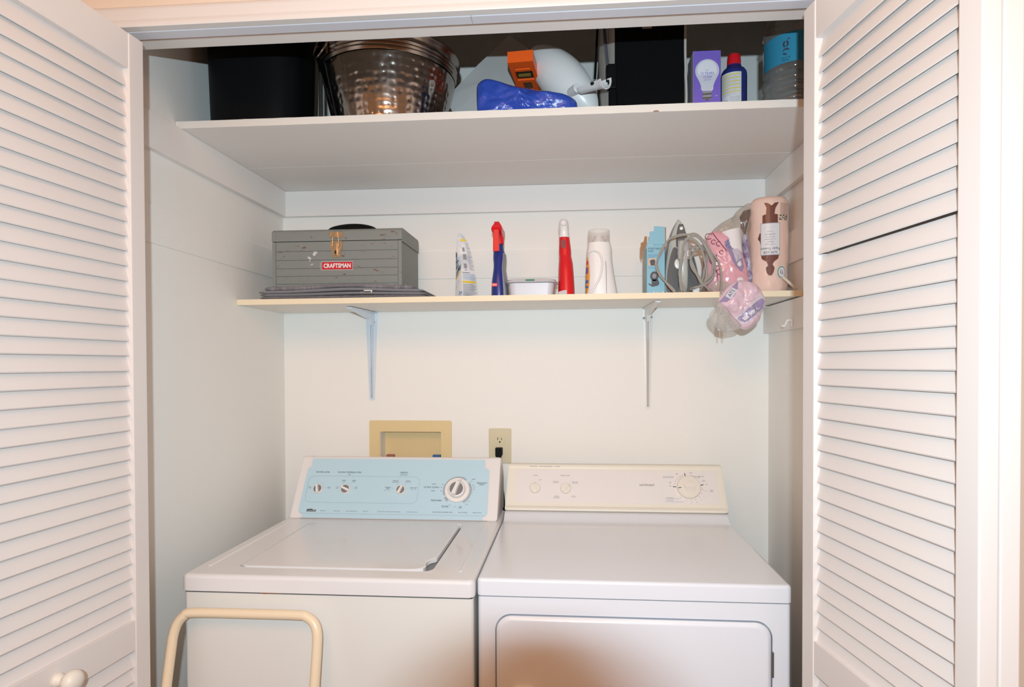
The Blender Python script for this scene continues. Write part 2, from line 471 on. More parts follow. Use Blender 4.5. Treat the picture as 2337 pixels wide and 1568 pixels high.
# ------------------------------------------------------------------ brackets
def bracket(x, zt, L, D, m, label, wdt, plugs):
    t = Thing('shelf_bracket', label, 'bracket', (x, YB, zt - L))
    g = G()
    # upright: a tapering pressed steel strip with two raised ribs
    for sgn in (-1, 1):
        rings = []
        for i in range(13):
            q = i/12; z = zt - L*q; hw = wdt*(1 - .55*q); rw = hw*.36
            prof = [(0, -.0005), (sgn*.0006, -.006-.010*(1-q)), (sgn*rw, -.010-.012*(1-q)), (sgn*(rw+.0015), -.004), (sgn*hw, -.0032), (sgn*hw, -.0004)]
            rings.append([(x + a, YB + b, z) for a, b in prof])
        g.loft(rings)
    g.add([(x + r*math.cos(a), YB - d, zt - L + r*math.sin(a)*.9) for d in (.0005, .0045) for r in (wdt*.47,) for a in [pi + pi*k/12 for k in range(13)]], [list(range(13)), list(range(13, 26))] + [[k, k+1, k+14, k+13] for k in range(12)])
    t.part('upright', g, m)
    g = G()
    rings = []
    for i in range(13):
        q = i/12; y = YB - .004 - (D-.004)*q; hw = wdt*(1 - .5*q); dp = .022*(1-q) + .006
        c = max(0, 1 - q*5)
        rings.append([(x - hw, y, zt - .0003), (x + hw, y, zt - .0003), (x + hw, y, zt - .003), (x + hw*.45, y, zt - .004), (x + hw*.3, y, zt - dp), (x - hw*.3, y, zt - dp), (x - hw*.45, y, zt - .004), (x - hw, y, zt - .003)])
    g.loft(rings)
    g.loft([[(x - hw, YB-.001, zt - b), (x + hw, YB-.001, zt - b), (x + hw*.6, YB - .004 - a, zt - b), (x - hw*.6, YB-.004 - a, zt - b)] for hw, a, b in ((wdt*.6, .045, .006), (wdt*.6, .03, .022), (wdt*.55, .018, .045))])
    t.part('arm', g, m)
    for dx, dz in plugs:
        sc = G().lathe([(.0001, .0028), (.0032, .0022), (.0042, .0)], 12, frame((x+dx, YB-.0034, zt+dz), (1, 0, 0), (0, -1, 0)))
        t.part('screw', sc, GREYM)
bracket(-.489, 1.5785, .300, .22, BRACK, 'pale blue enamelled shelf bracket on the back wall below the toolbox', .021, [(-.010, -.040), (.009, -.034), (0, -.292)])
bracket(.4700, 1.583, .334, .26, BRACKW, 'shelf bracket painted over in wall white, below the iron', .018, [(-.013, -.033), (.012, -.030), (0, -.330)])

# hook on the right-hand cleat
hk = Thing('coat_hook', 'small white hook screwed to the cleat under the lower shelf, by the right wall', 'hook', (.851, .484, 1.51))
g = G().box(.8476, .8516, .478, .490, 1.500, 1.526, .0015)
hk.part('plate', g, WHITEP)
g = G().tube(crv([(.848, .484, 1.520), (.838, .484, 1.519), (.832, .484, 1.508), (.828, .484, 1.502), (.821, .484, 1.506)], 5), .003, 8)
hk.part('prong', g, WHITEP)

# ================================================================== louvred folding doors
def leaf(door, A, d, n, W, mid=True, knob=None, label=None, slipped=None):
    """one leaf: A = (x, y) of its starting edge, d = direction along the leaf, n = direction its front faces"""
    A = Vector((A[0], A[1], 0)); d = Vector((d[0], d[1], 0)).normalized(); n = Vector((n[0], n[1], 0)).normalized()
    M = Matrix((d, n, Vector((0, 0, 1)))).transposed().to_4x4(); M.translation = A
    Z0, Z1 = .012, 2.081; th = .028; st = .040
    g = G()
    g.box(0, st, -th, 0, Z0, Z1, .003, 0, M).box(W-st, W, -th, 0, Z0, Z1, .003, 0, M)
    for a, b in ((2.008, Z1), (.799, .863), (Z0, .17)):
        g.box(st-.001, W-st+.001, -th+.002, -.002, a, b, .002, 0, M)
    fr = door.part('leaf', g, DOORP, label=label)
    g = G()
    for zlo, zhi, n_ in ((.863, 2.008, 37), (.17, .799, 20)):
        p = (zhi - zlo)/n_
        for k in range(n_ + 0):
            z = zlo + p*(k+.5)
            z += random.uniform(-.0008, .0008)
            j = random.uniform(-.001, .001)
            rise = .0203; run = .0052; t = .0018
            if z + rise > zhi + .004: rise_t = zhi + .004 - z
            else: rise_t = rise
            rb = min(rise, z - zlo + .004)
            if slipped is not None and zlo > .5 and k == slipped: z -= .0055; rise_t -= .0075
            # bottom edge forward, top edge back, rounded nose at the front
            P = [(run*rb/rise - .014 + t, z - rb + .001), (run*rb/rise - .014 + t*.3, z - rb - .0012), (run*rb/rise - .014 - t, z - rb + .0004), (-run*rise_t/rise - .014 - t + j, z + rise_t), (-run*rise_t/rise - .014 + t*.6 + j, z + rise_t)]
            g.loft([[(x, y, zz) for y, zz in P] for x in (st-.004, W-st+.004)], 0, M)
    door.part('louvers', g, DOORP, fr)
    if knob:
        kx, kz = knob
        K = M @ T(kx, 0, kz) @ R(-pi/2, 'X')
        g = G().lathe([(.012, -.002), (.013, .002), (.011, .006), (.0085, .011), (.010, .016), (.016, .020), (.0195, .026), (.0200, .032), (.0175, .038), (.011, .042), (.003, .0435)], 28, K)
        door.part('knob', g, KNOBC, fr, 'cream round knob')
    return fr
# left door: its free edge stands at the track, the leaf folds out towards the room
d1 = Thing('door_1', None, None, (-.70, -.3, 0), kind='structure')
dl = Vector((-.062, -1, 0)).normalized()
leaf(d1, (-.6925, -.110), dl, (-dl.y, dl.x), .385, knob=None)
nl = Vector((-dl.y, dl.x, 0))
kA = Vector((-.6925, -.110, 0)) + dl*.2245
g = G().lathe([(.012, -.002), (.013, .002), (.011, .006), (.0085, .011), (.010, .016), (.016, .020), (.0195, .026), (.0200, .032), (.0175, .038), (.011, .042), (.003, .0435)], 28, Matrix.Translation((kA.x, kA.y, .831)) @ nl.to_track_quat('Z', 'Y').to_matrix().to_4x4())
d1.part('knob', g, KNOBC, label='cream round knob')
dl2 = Vector((-.16, 1, 0)).normalized()
e1 = Vector((-.6925, -.110, 0)) + dl*.385 - nl*.029
leaf(d1, (e1.x, e1.y), dl2, (-dl2.y, dl2.x), .385)
# right door
d2 = Thing('door_2', None, None, (.68, -.3, 0), kind='structure')
dr = Vector((.164, -1, 0)).normalized()
nr = Vector((dr.y, -dr.x, 0))
leaf(d2, (.6655, -.110), dr, nr, .425, slipped=23)
e2 = Vector((.6655, -.110, 0)) + dr*.425 - nr*.0295
dr2 = Vector((-.12, 1, 0)).normalized()
leaf(d2, (e2.x, e2.y), dr2, (-dr2.y, dr2.x), .425)

# ================================================================== valve box and outlet
vb = Thing('valve_box', 'tan plastic washer valve box set in the back wall above the blue console', 'valve box', (-.353, YB, .98))
g = G()
FR = [(-.499, -.206, .975, 1.199), (-.461, -.243, 1.000, 1.160)]
yf = YB - .0055
def rr(k, y, r): a, b, c, d = FR[k]; return [(p[0], y, p[1]) for p in rrect(a, b, c, d, r, 0)]
g.loft([rr(0, YB-.0005, .006), rr(0, yf, .005), rr(1, yf, .003), rr(1, YB+.055, .003)], caps=(False, True))
vb.part('frame', g, BEIGE, smooth=20)
for nm, x, mm in (('hot_tap', -.428, REDV), ('cold_tap', -.262, BLUEV)):
    g = G().lathe([(.006, 0), (.006, .03), (.011, .032), (.012, .036), (.011, .045), (.004, .047)], 8, T(x, YB+.012, 1.022)).box(x-.014, x+.014, YB+.004, YB+.020, 1.064, 1.0775, .002)
    vb.part(nm, g, mm)
# recess: cut the wall behind the box
cut = G().box(-.460, -.244, YB-.01, YB+.056, 1.001, 1.159).obj('recess_cutter', DARK)
wb = bpy.data.objects['wall_back']
bo = wb.modifiers.new('recess', 'BOOLEAN'); bo.operation = 'DIFFERENCE'; bo.solver = 'EXACT'; bo.object = cut
bpy.context.view_layer.update()
me = bpy.data.meshes.new_from_object(wb.evaluated_get(bpy.context.evaluated_depsgraph_get()))
wb.modifiers.clear(); wb.data = me; bpy.data.objects.remove(cut)

ot = Thing('wall_outlet', 'ivory duplex outlet plate on the back wall between the two consoles', 'outlet', (-.036, YB, 1.052))
g = G(); g.loft([[(p[0], YB - d, p[1]) for p in rrect(-.075+k, .003-k, 1.052+k, 1.173-k, .004, 0)] for d, k in ((0, 0), (.004, .0), (.0062, .0025))])
ot.part('plate', g, IVORY)
for zc_ in (1.134, 1.091):
    g = G().loft([[(p[0], YB - d, p[1]) for p in sell(-.0365, zc_, 0, .0165, .0145, 3)] for d in (.006, .0078)])
    rc = ot.part('receptacle', g, IVORY)
    g = G().box(-.0445, -.0425, YB-.0082, YB-.0075, zc_-.001, zc_+.008).box(-.0315, -.0295, YB-.0082, YB-.0075, zc_-.001, zc_+.0065)
    g.lathe([(.0001, 0), (.0028, 0), (.0028, .0005)], 12, frame((-.0365, YB-.0077, zc_-.0075), (1, 0, 0), (0, -1, 0)))
    ot.part('slots', g, DARK, rc)
g = G().lathe([(.0001, .001), (.0025, .0008), (.003, 0)], 10, front(-.0365, YB-.0062, 1.1125)); ot.part('screw', g, IVORY)
pc = Thing('power_cord', 'black plug and cord in the lower socket of the ivory outlet', 'plug', (-.037, YB-.02, 1.06))
g = G().loft([[(p[0], y, p[1]) for p in rrect(-.0385-hw, -.0385+hw, 1.094-h0, 1.094+.014, .003, 0)] for y, hw, h0 in ((YB-.0085, .0125, .012), (YB-.020, .0125, .013), (YB-.029, .011, .016), (YB-.032, .009, .017))])
pc.part('plug', g, BLACK)
g = G().tube(crv([(-.036, YB-.022, 1.082), (-.031, YB-.024, 1.066), (-.029, YB-.03, 1.05), (-.026, YB-.03, .98), (-.020, YB-.03, .90), (-.017, YB-.028, .6)], 6), .0042, 8)
pc.part('cord', g, BLACK)

# ================================================================== washer
wx0, wx1 = -.6853, -.0030
wy = -.019
wt = Thing('washing_machine', 'white top-loading washing machine with a light blue control panel, left of the dryer', 'washer', ((wx0+wx1)/2, .3, 0))
g = G().loft([rrect(wx0+.004, wx1-.004, wy+.006, .655, .010, z) for z in (.02, .872)])
g.box(wx0+.03, wx1-.03, wy+.04, .6, 0, .03)
wt.part('cabinet', g, APPF)
# seam shadow line under the top
wt.part('seam', G().box(wx0+.006, wx1-.006, wy+.0095, .64, .8715, .878), DARK)
wt.part('rust_spot', G().poly([(-.4990, .8737), (-.4960, .8725), (-.4880, .8718), (-.4760, .8728), (-.4600, .8730), (-.4470, .8740), (-.4600, .8752), (-.4800, .8755), (-.4980, .8752)], .0006, 0, front(0, wy+.0062, 0)), mat('rust', (.30, .10, .05), .8))
# top with a pocket for the lid
g = G()
lx0, lx1, ly0, ly1 = -.580, -.114, .040, .462
def rw(k, z, r=.016): return rrect(wx0+k, wx1-k, wy+k, .66-k, max(.004, r-k), z, 6)
def rl(k, z, r=.022): return rrect(lx0+k, lx1-k, ly0+k, ly1-k, r, z, 6)
g.loft([rw(.001, .8765), rw(0, .8785), rw(0, .905), rw(.002, .9105), rw(.006, .9135), rw(.011, .9145), rl(-.012, .9145, .03), rl(-.006, .9158, .026), rl(-.003, .9150, .024), rl(0, .905, .022), rl(.004, .9035, .02)])
wt.part('top', g, APPW)
# pressed ridges either side of the lid
g = G()
for xa, xb in ((-.652, -.634),):
    g.loft([[(xa-.004, y, .9143), (xa-.0015, y, .9165), (xa+.0015, y, .9165), (xa+.004, y, .9143)] for y in (.043, .05, .44, .447)])
wt.part('top_ridge', g, APPW)
g = G()
g.loft([[(-.045-.004, y, .9143), (-.045-.001, y, .9160), (-.045+.001, y, .9160), (-.045+.004, y, .9143)] for y in (.043, .05, .44, .447)])
wt.part('top_ridge', g, APPW)
# lid with a finger notch at its right front
def lid_out(k, z):
    x0, x1, y0, y1 = lx0+.002+k, lx1-.006-k, ly0+.003+k, ly1-.003-k
    P = []
    for cx_, cy_, a, r in ((x0+.02, y1-.02, pi/2, .02), (x0+.02, y0+.02, pi, .02)):
        for i in range(7):
            t = a + pi/2*i/6; P.append((cx_ + r*math.cos(t), cy_ + r*math.sin(t), z))
    P += [(x1-.050, y0, z), (x1-.030, y0+.003, z), (x1-.016, y0+.012, z), (x1-.012, y0+.025, z), (x1-.017, y0+.042, z), (x1-.018, y0+.060, z), (x1-.013, y0+.078, z), (x1-.003, y0+.088, z), (x1, y0+.098, z)]
    for i in range(7):
        t = pi/2*i/6; P.append((x1-.02 + .02*math.cos(t), y1-.02 + .02*math.sin(t), z))
    return P
g = G().loft([lid_out(0, .906), lid_out(0, .9155), lid_out(.0015, .9168), lid_out(.004, .9172)])
wt.part('lid', g, APPW)
wt.part('lid_well', G().box(lx0+.01, lx1-.002, ly0+.01, ly1-.01, .9038, .9045), mat('lid_well_grey', (.20, .22, .23), .5))
# control console
W0 = Vector((0, .500, .916)); W1 = Vector((0, .600, 1.090)); wv = (W1-W0).normalized(); wn = wv.cross(Vector((1, 0, 0)))
if wn.y > 0: wn = -wn
WM = frame(W0, (1, 0, 0), wn)
cx0, cx1 = -.6705, -.0160
def cons(x, k=0): return [(x, .5015, .9155), (x, .4995, .9185), (x, .600-.0005, 1.0885), (x, .604, 1.0925), (x, .611, 1.0935), (x, .640, 1.088), (x, .690, 1.02), (x, .690, .9155)]
g = G().loft([cons(x) for x in (cx0+.030, cx1-.030)])
wt.part('console', g, CAPW)
for a, b in ((cx0, cx0+.0305), (cx1-.0305, cx1)):
    g = G(); s_ = 1 if a == cx0 else -1; e = a if a == cx0 else b; i_ = b if a == cx0 else a
    def grow(x, k):
        c = Vector((x, .60, 1.0)); return [Vector((x, c.y + (p[1]-c.y)*k, c.z + (p[2]-c.z)*k)) for p in cons(x)]
    g.loft([grow(e, .975), grow(e + s_*.002, 1.0), grow(e + s_*.006, 1.008), grow(i_, 1.008)])
    wt.part('end_cap', g, CAPW)
g = G()
def P2(pts): return pts
out = [(-.632, .0012), (-.0600, .0012), (-.0600, .0115), (-.0525, .0150), (-.0475, .020), (-.0500, .160), (-.0540, .1665), (-.0645, .1680), (-.0655, .1965), (-.635, .1965), (-.633, .1690), (-.6400, .1665), (-.6445, .160), (-.6470, .022), (-.6425, .0150), (-.632, .0130)]
g.poly(out, .0012, 0, WM @ T(0, 0, .0022))
pn = wt.part('panel', g, BLUEP, label='light blue control panel')
g = G()
def line(x0_, y0_, x1_, y1_, w_=.0008, M=None, mi=0, h=.0004):
    a = Vector((x0_, y0_)); b = Vector((x1_, y1_)); t = (b-a).normalized(); q = Vector((-t.y, t.x))*w_/2
    g.poly([(a+q)[:], (a-q)[:], (b-q)[:], (b+q)[:]][::1], h, mi, M)
LW = WM @ T(0, 0, .0036)
def rrline(x0_, x1_, y0_, y1_, r, w_, M, mi):
    o = [p[:2] for p in rrect(x0_, x1_, y0_, y1_, r, 0, 6)]; i2 = [p[:2] for p in rrect(x0_+w_, x1_-w_, y0_+w_, y1_-w_, r-w_, 0, 6)]
    n = len(o)
    g.add([(x, y, h) for h in (0, .0004) for x, y in o + i2], [f for k in range(n) for f in ([k, (k+1) % n, n+(k+1) % n, n+k], [2*n+k, 2*n+(k+1) % n, 3*n+(k+1) % n, 3*n+k])], mi, M)
rrline(-.6335, -.2705, .0495, .1375, .018, .0008, LW, 2)
line(-.640, .0145, -.052, .0145, .0009, LW, 2)
def tx(s, x, y, sz, mi=1, al='CENTER', sx=1): g.text(s, sz, LW @ T(x, y, 0), mi, .0002, al, sx)
tx('WATER LEVEL', -.5920, .1500, .0066, sx=1.15); tx('WATER TEMPERATURE', -.5035, .1500, .0066, sx=1.15); tx('WASH\nRINSE', -.5025, .1425, .0030, 3)
tx('SPEEDS', -.3240, .1505, .0072, sx=1.1); tx('AGITATE / SPIN', -.3245, .1430, .0036)
tx('SMALL\nLOAD', -.6250, .098, .0036, 3); tx('LARGE\nLOAD', -.5620, .098, .0036, 3)
tx('WARM', -.517, .1225, .0040); tx('COLD', -.517, .1180, .0034, 3); tx('WARM', -.484, .1225, .0040); tx('WARM', -.484, .1180, .0034, 3)
tx('COLD', -.5345, .1005, .0040, 3); tx('COLD', -.5345, .0960, .0034, 3); tx('HOT', -.4735, .1005, .0040); tx('COLD', -.4735, .0960, .0034, 3)
tx('DELICATE', -.3480, .1235, .0040); tx('SLOW / SLOW', -.3480, .1190, .0034, 1); tx('NORMAL', -.3075, .1230, .0040); tx('FAST / FAST', -.3075, .1185, .0034, 3)
tx('KNIT/PERM\nPRESS', -.3700, .0995, .0038); tx('SLOW / FAST', -.3710, .0925, .0034, 3); tx('HEAVY DUTY', -.2870, .1010, .0038); tx('FAST / FAST', -.2870, .0963, .0034, 3)
tx('ULTRA CLEAN', -.2300, .1035, .0070, sx=1.1); tx('SHORT', -.2225, .1140, .0042); tx('SUPER', -.2240, .0917, .0042); tx('PREWASH', -.2100, .0608, .0070, sx=1.1); tx('SOAK', -.1800, .0420, .0078, sx=1.1)
tx('PERMANENT\nPRESS I', -.0700, .1165, .0056, sx=1.05)
tx('RINSE', -.098, .1310, .0042); tx('SPIN', -.1035, .1240, .0036, 3); tx('FINAL', -.1490, .1365, .0036, 3); tx('SPIN', -.1310, .1365, .0034, 3)
tx('SPIN', -.1070, .0600, .0034, 3); tx('WASH', -.1130, .0500, .0034, 3); tx('THE\nRINSE', -.1330, .0405, .0042); tx('OFF', -.1660, .0470, .0034, 3); tx('SPIN', -.149, .0415, .0032, 3)
for s_, x in (('80 Series', -.5670), ('Heavy Duty', -.5225), ('Super Capacity Plus', -.4750), ('Quiet Pak', -.4300), ('2 Speed Motor With 4 Speed Combinations', -.3560), ('Ultra Rinse System', -.2820)):
    tx(s_, x, .0232, .0044 if s_[0] != '2' else .0042, 3)
tx('PUSH & TURN CLOCKWISE TO SET', -.1870, .0237, .0040); tx('PULL TO START', -.1230, .0237, .0040); tx('PUSH TO STOP', -.0790, .0237, .0040)
for x, y in ((-.612, .0995), (-.6005, .111), (-.585, .1115), (-.5755, .0990), (-.5175, .1120), (-.4910, .1120), (-.484, .0985), (-.5265, .0990), (-.3420, .1110), (-.3140, .1110), (-.3545, .0985), (-.3045, .0985)):
    g.box(x-.0007, x+.0007, y-.0007, y+.0007, 0, .0004, 0, 3, LW)
for x, y in ((-.1985, .1035), (-.1985, .0917), (-.195, .1135), (-.1985, .0608), (-.0935, .1060), (-.0935, .0985), (-.098, .1130)):
    g.box(x-.0010, x+.0010, y-.0010, y+.0010, 0, .0004, 0, 1, LW)
for k in range(9): g.box(-.1925, -.1885, .0870+.0030*k, .0876+.0030*k, 0, .0004, 0, 2, LW)
for k in range(9): g.box(-.1010, -.0975, .0860+.0030*k, .0866+.0030*k, 0, .0004, 0, 2, LW)
# maker's badge
g.poly([(-.6190, .0200), (-.5895, .0200), (-.5895, .0262), (-.5960, .0250), (-.6040, .0285), (-.6190, .0275)], .0004, 1, LW)
g.text('KENMORE', .0040, LW @ T(-.6035, .0228, .0005), 4, .0001, sx=1.3)
wt.part('lettering', g, [INKG, INK, BLUEL, INKG, WHITES], pn)
def knob_small(th, M, r, hgt, ang, name='knob', ms=(KNOBW, GREYK), bar=True, parent=None, lab=None):
    g = G()
    g.lathe([(r*1.06, 0), (r*1.05, hgt*.30), (r, hgt*.40), (r*.98, hgt*.46), (r*.88, hgt*.5), (.0001, hgt*.5)], 36, M, 0)
    g.lathe([(r*.84, hgt*.495), (r*.84, hgt*.53), (.0001, hgt*.53)], 32, M, 1)
    B = M @ R(ang, 'Z')
    g.loft([[( -wd, y, z0), (wd, y, z0), (wd*.8, y, z1), (-wd*.8, y, z1)] for y, wd, z0, z1 in ((-r*.95, r*.20, hgt*.3, hgt*.75), (-r*.80, r*.30, hgt*.3, hgt*.95), (0, r*.24, hgt*.3, hgt), (r*.80, r*.24, hgt*.3, hgt*.95), (r*.98, r*.16, hgt*.3, hgt*.75))], 0, B)
    return th.part(name, g, list(ms), parent, lab)
for x, a in ((-.5955, .22), (-.5055, 1.15), (-.3265, -.38)):
    knob_small(wt, WM @ T(x, .0925, .0034), .0152, .017, a)
DM = WM @ T(-.1462, .0940, .0034)
g = G().ring(.030, .0455, .0006, 48, 0, DM @ T(0, 0, .0001), .3*pi, 1.12*pi).ring(.030, .0455, .0006, 24, 0, DM @ T(0, 0, .0001), 1.66*pi, 2.2*pi)
g.ring(.030, .0470, .0006, 12, 0, DM @ T(0, 0, .0001), 1.17*pi, 1.28*pi)
dial = wt.part('timer_dial', G().lathe([(.0400, 0), (.0400, .004), (.0385, .0085), (.0290, .0095), (.0285, .0060), (.0001, .0060)], 56, DM), KNOBW, label='large white timer dial with a grey knob')
wt.part('dial_band', g, mat('dial_band_grey', (.36, .42, .46), .5), dial)
g = G().box(-.0006, .0006, .0310, .0355, .0090, .0098, 0, 0, DM @ R(-.32, 'Z')); wt.part('pointer', g, INK, dial)
knob_small(wt, DM @ T(0, 0, .006), .0252, .030, -.33, 'timer_knob', parent=dial)

# ================================================================== dryer
dx0, dx1 = 0.000, .686
dt = Thing('clothes_dryer', 'white front-loading clothes dryer with a cream console, right of the washer', 'dryer', (.343, .3, 0))
g = G().loft([rrect(dx0+.001, dx1-.001, .003, .67, .010, z) for z in (.02, .8735)])
g.box(dx0+.03, dx1-.03, .06, .6, 0, .03)
dt.part('cabinet', g, APPD)
dt.part('seam', G().box(dx0+.003, dx1-.003, .0055, .66, .8730, .8772), mat('seam_grey', (.12, .14, .17), .6))
def rd(k, z, r=.012): return rrect(dx0-.0005+k, dx1+.0005-k, k, .69-k*.5, max(.003, r-k), z, 6)
g = G().loft([rd(.001, .8760), rd(0, .8775), rd(0, .907), rd(.0015, .9115), rd(.005, .9142), rd(.009, .9147)])
dt.part('top', g, APPD)
# swept riser between the top and the console
pf = [(.500, .9140), (.508, .9152), (.520, .9185), (.533, .9245), (.544, .9300), (.552, .9330), (.570, .9345), (.690, .9345), (.690, .9140)]
g = G().loft([[(x, y, z) for y, z in pf] for x in (dx0+.003, dx1-.003)])
dt.part('riser', g, APPD)
D0 = Vector((0, .565, .945)); D1 = Vector((0, .632, 1.066)); dv = (D1-D0).normalized(); dn = dv.cross(Vector((1, 0, 0)))
if dn.y > 0: dn = -dn
DMx = frame(D0, (1, 0, 0), dn)
def dcon(x, k=0.0):
    base = [(-.0115, -.004), (-.0105, .004), (-.0050, .0065), (.0020, .0035), (.0045, .0010), (.0150, .0004), (.1250, .0004), (.1290, .0030), (.1380, .0035), (.1425, .0015)]
    out = []
    for s_, h in base:
        p = D0 + dv*s_ + dn*(h + k); out.append((x, p.y, p.z))
    return out + [(x, .648, 1.071), (x, .690, 1.05), (x, .690, .934)]
g = G().loft([dcon(x) for x in (.0265, .6680)])
dt.part('console', g, APPC)
for a, b in ((.0015, .0268), (.6678, .6905)):
    s_ = 1 if a < .3 else -1; e = a if s_ > 0 else b; i_ = b if s_ > 0 else a
    def gr(x, k, tp=0):
        c = Vector((x, .63, 1.0)); return [Vector((x + tp*(p[2]-.934), c.y + (p[1]-c.y)*k, c.z + (p[2]-c.z)*k)) for p in dcon(x, .0006)]
    g = G().loft([gr(e, .965, s_*.035), gr(e + s_*.003, .995, s_*.035), gr(e + s_*.008, 1.0, s_*.02), gr(i_, 1.0)])
    dt.part('end_cap', g, APPC)
g = G().poly([(.0300, .0160), (.6685, .0160), (.6640, .1235), (.0315, .1235)], .0010, 0, DMx @ T(0, 0, .0002))
pn = dt.part('panel', g, APPP)
g = G(); LW = DMx @ T(0, 0, .0013)
tx('HOTPOINT', .4485, .0755, .0088, 1, sx=1.05)
DL = [INKG, INK, INKB]
dt.part('maker_name', g, DL, pn); g = G()
tx('START', .0960, .1040, .0050, 0); tx('START', .1110, .0895, .0036, 0)
dt.part('lettering', g, DL, pn); g = G()
tx('FABRIC CARE', .1905, .1044, .0050, 0)
tx('COTTONS\nREG HEAT', .1610, .0825, .0038, 0); tx('PERM PRESS\nMED HEAT', .2225, .0815, .0038, 0); tx('KNITS\nDELICATES\nLOW HEAT', .1638, .0340, .0036, 0); tx('FLUFF\nNO HEAT', .2170, .0360, .0036, 0)
dt.part('lettering', g, DL, pn); g = G()
KX, KY = .5765, .0690
tx('AUTO COTTONS', .5160, .1040, .0042, 0); tx('AUTO PERM PRESS', .6120, .1060, .0040, 0); tx('MORE\nDRY', .5440, .1130, .0032, 0); tx('LESS\nDRY', .5210, .0850, .0032, 0); tx('OFF', .5200, .0740, .0045, 0); tx('OFF', .6330, .0805, .0042, 0)
tx('MORE\nDRY', .5880, .1170, .0030, 0); tx('LESS\nDRY', .6110, .1030, .0032, 0); tx('COOL\nDOWN', .6250, .0920, .0032, 0); tx('TIMED\nDRY', .6460, .0590, .0040, 0)
tx('DEWRINKLE', .5170, .0355, .0040, 0); tx('DAMP DRY', .5170, .0275, .0038, 0)
line(.500, .1010, .534, .1010, .0004, LW, 2); line(.500, .0325, .545, .0325, .0004, LW, 2); line(.500, .0235, .560, .0235, .0004, LW, 2); line(.620, .0590, .635, .0590, .0004, LW, 2)
for k in range(6):
    a = pi*(.90 - .055*k); g.lathe([(.0010, 0), (.0010, .0004), (.0001, .0004)], 8, LW @ T(KX + .0430*math.cos(a), KY + .0430*math.sin(a), 0), 1)
for a in (1.30, 1.16, 1.04, .92, -.10, -.45, -.78, -1.12, -1.45, -1.80, -2.25):
    g.lathe([(.0010, 0), (.0010, .0004), (.0001, .0004)], 8, LW @ T(KX + .0430*math.cos(a), KY + .0415*math.sin(a), 0), 1)
for a in (1.75, pi-.06, .22):
    g.box(.0385, .0480, -.0012, .0012, 0, .0005, 0, 1, LW @ T(KX, KY, 0) @ R(a, 'Z'))
for s_, x, y in (('70', .6210, .0420), ('50', .6120, .0310), ('30', .5980, .0235), ('10', .5800, .0205)): tx(s_, x, y, .0032, 0)
dt.part('lettering', g, DL, pn); g = G()
LW = DMx @ T(0, 0, .0040); tx('Heavy duty  •  extra large capacity  •  3 cycles', .1250, .1340, .0052, 0)
dt.part('lettering', g, [INKG, INK, INKB], pn)
def knob_bar(M, r, hgt, ang, ms=(KNOBC, INK)):
    g = G()
    g.lathe([(r, 0), (r, hgt*.55), (r*.92, hgt*.68), (.0001, hgt*.68)], 36, M, 0)
    B = M @ R(ang, 'Z')
    g.loft([[(-wd, y, hgt*.3), (wd, y, hgt*.3), (wd*.85, y, z1), (-wd*.85, y, z1)] for y, wd, z1 in ((-r*.92, r*.22, hgt*.8), (-r*.6, r*.26, hgt), (r*.6, r*.26, hgt), (r*.93, r*.22, hgt*.8))], 0, B)
    g.lathe([(.0009, hgt*.68), (.0009, hgt*.70), (.0001, hgt*.70)], 8, B @ T(0, r*.96, hgt*.14), 1)
    return dt.part('knob', g, list(ms))
knob_bar(DMx @ T(.0950, .0605, .0012), .0165, .014, .06)
knob_bar(DMx @ T(.1925, .0605, .0012), .0165, .014, -.85)
KM = DMx @ T(KX, KY, .0012)
g = G().lathe([(.0365, 0), (.0365, .008), (.0345, .0115), (.0185, .0120), (.0185, .0150), (.0175, .0155), (.0001, .0155)], 56, KM)
dial = dt.part('timer_dial', g, KNOBC)
g = G().loft([[(x*.8, -.015, .0150), (x, -.003, .0270), (x, .002, .0275), (x, .0060, .0150)] for x in (-.0160, .0160)], 0, KM @ R(.12, 'Z'))
dt.part('timer_knob', g, KNOBC, dial)
g = G().box(-.034, -.024, -.0010, .0010, .0113, .0122, 0, 0, KM @ R(.12, 'Z')); dt.part('pointer', g, INK, dial)
# door in the front with a groove round it
def rdo(k, y, r=.036): return [(p[0], y, p[1]) for p in rrect(.0410+k, .6440-k, .20+k, .8360-k, r-k*.6, 0, 8)]
g = G().loft([rdo(0, .0045), rdo(0, -.0006), rdo(.0012, -.0010), rdo(.0016, .0020)], caps=(False, False))
dt.part('door_gasket', g, mat('seam_blue_grey', (.22, .27, .34), .5))
g = G().loft([rdo(.0022, .0100), rdo(.0022, .0002), rdo(.0035, -.0022), rdo(.0090, -.0062), rdo(.0130, -.0070)], caps=(False, True))
dd = dt.part('door', g, APPD)
g = G().loft([[(.083 + k, y, .640), (.128 - k, y, .640), (.130 - k, y, .672 - k), (.124 - k, y, .6775 - k), (.088 + k, y, .6775 - k), (.083 + k, y, .672 - k)] for y, k in ((-.006, 0), (-.016, .0), (-.020, .003))])
dt.part('handle', g, APPC, dd)
dt.part('hinge', G().box(.6405, .6470, -.003, .006, .715, .770, .001), mat('hinge_steel', (.25, .24, .24), .4, .8))
# clear strip of tape in the gap
tp = G().loft([[(-.0065, .0005, .842), (-.0055, .0006, .842), (-.0010, .0000, .905), (-.0020, -.0001, .905)], [(-.0065, .0009, .842), (-.0055, .0010, .842), (-.0010, .0004, .905), (-.0020, .0003, .905)]])

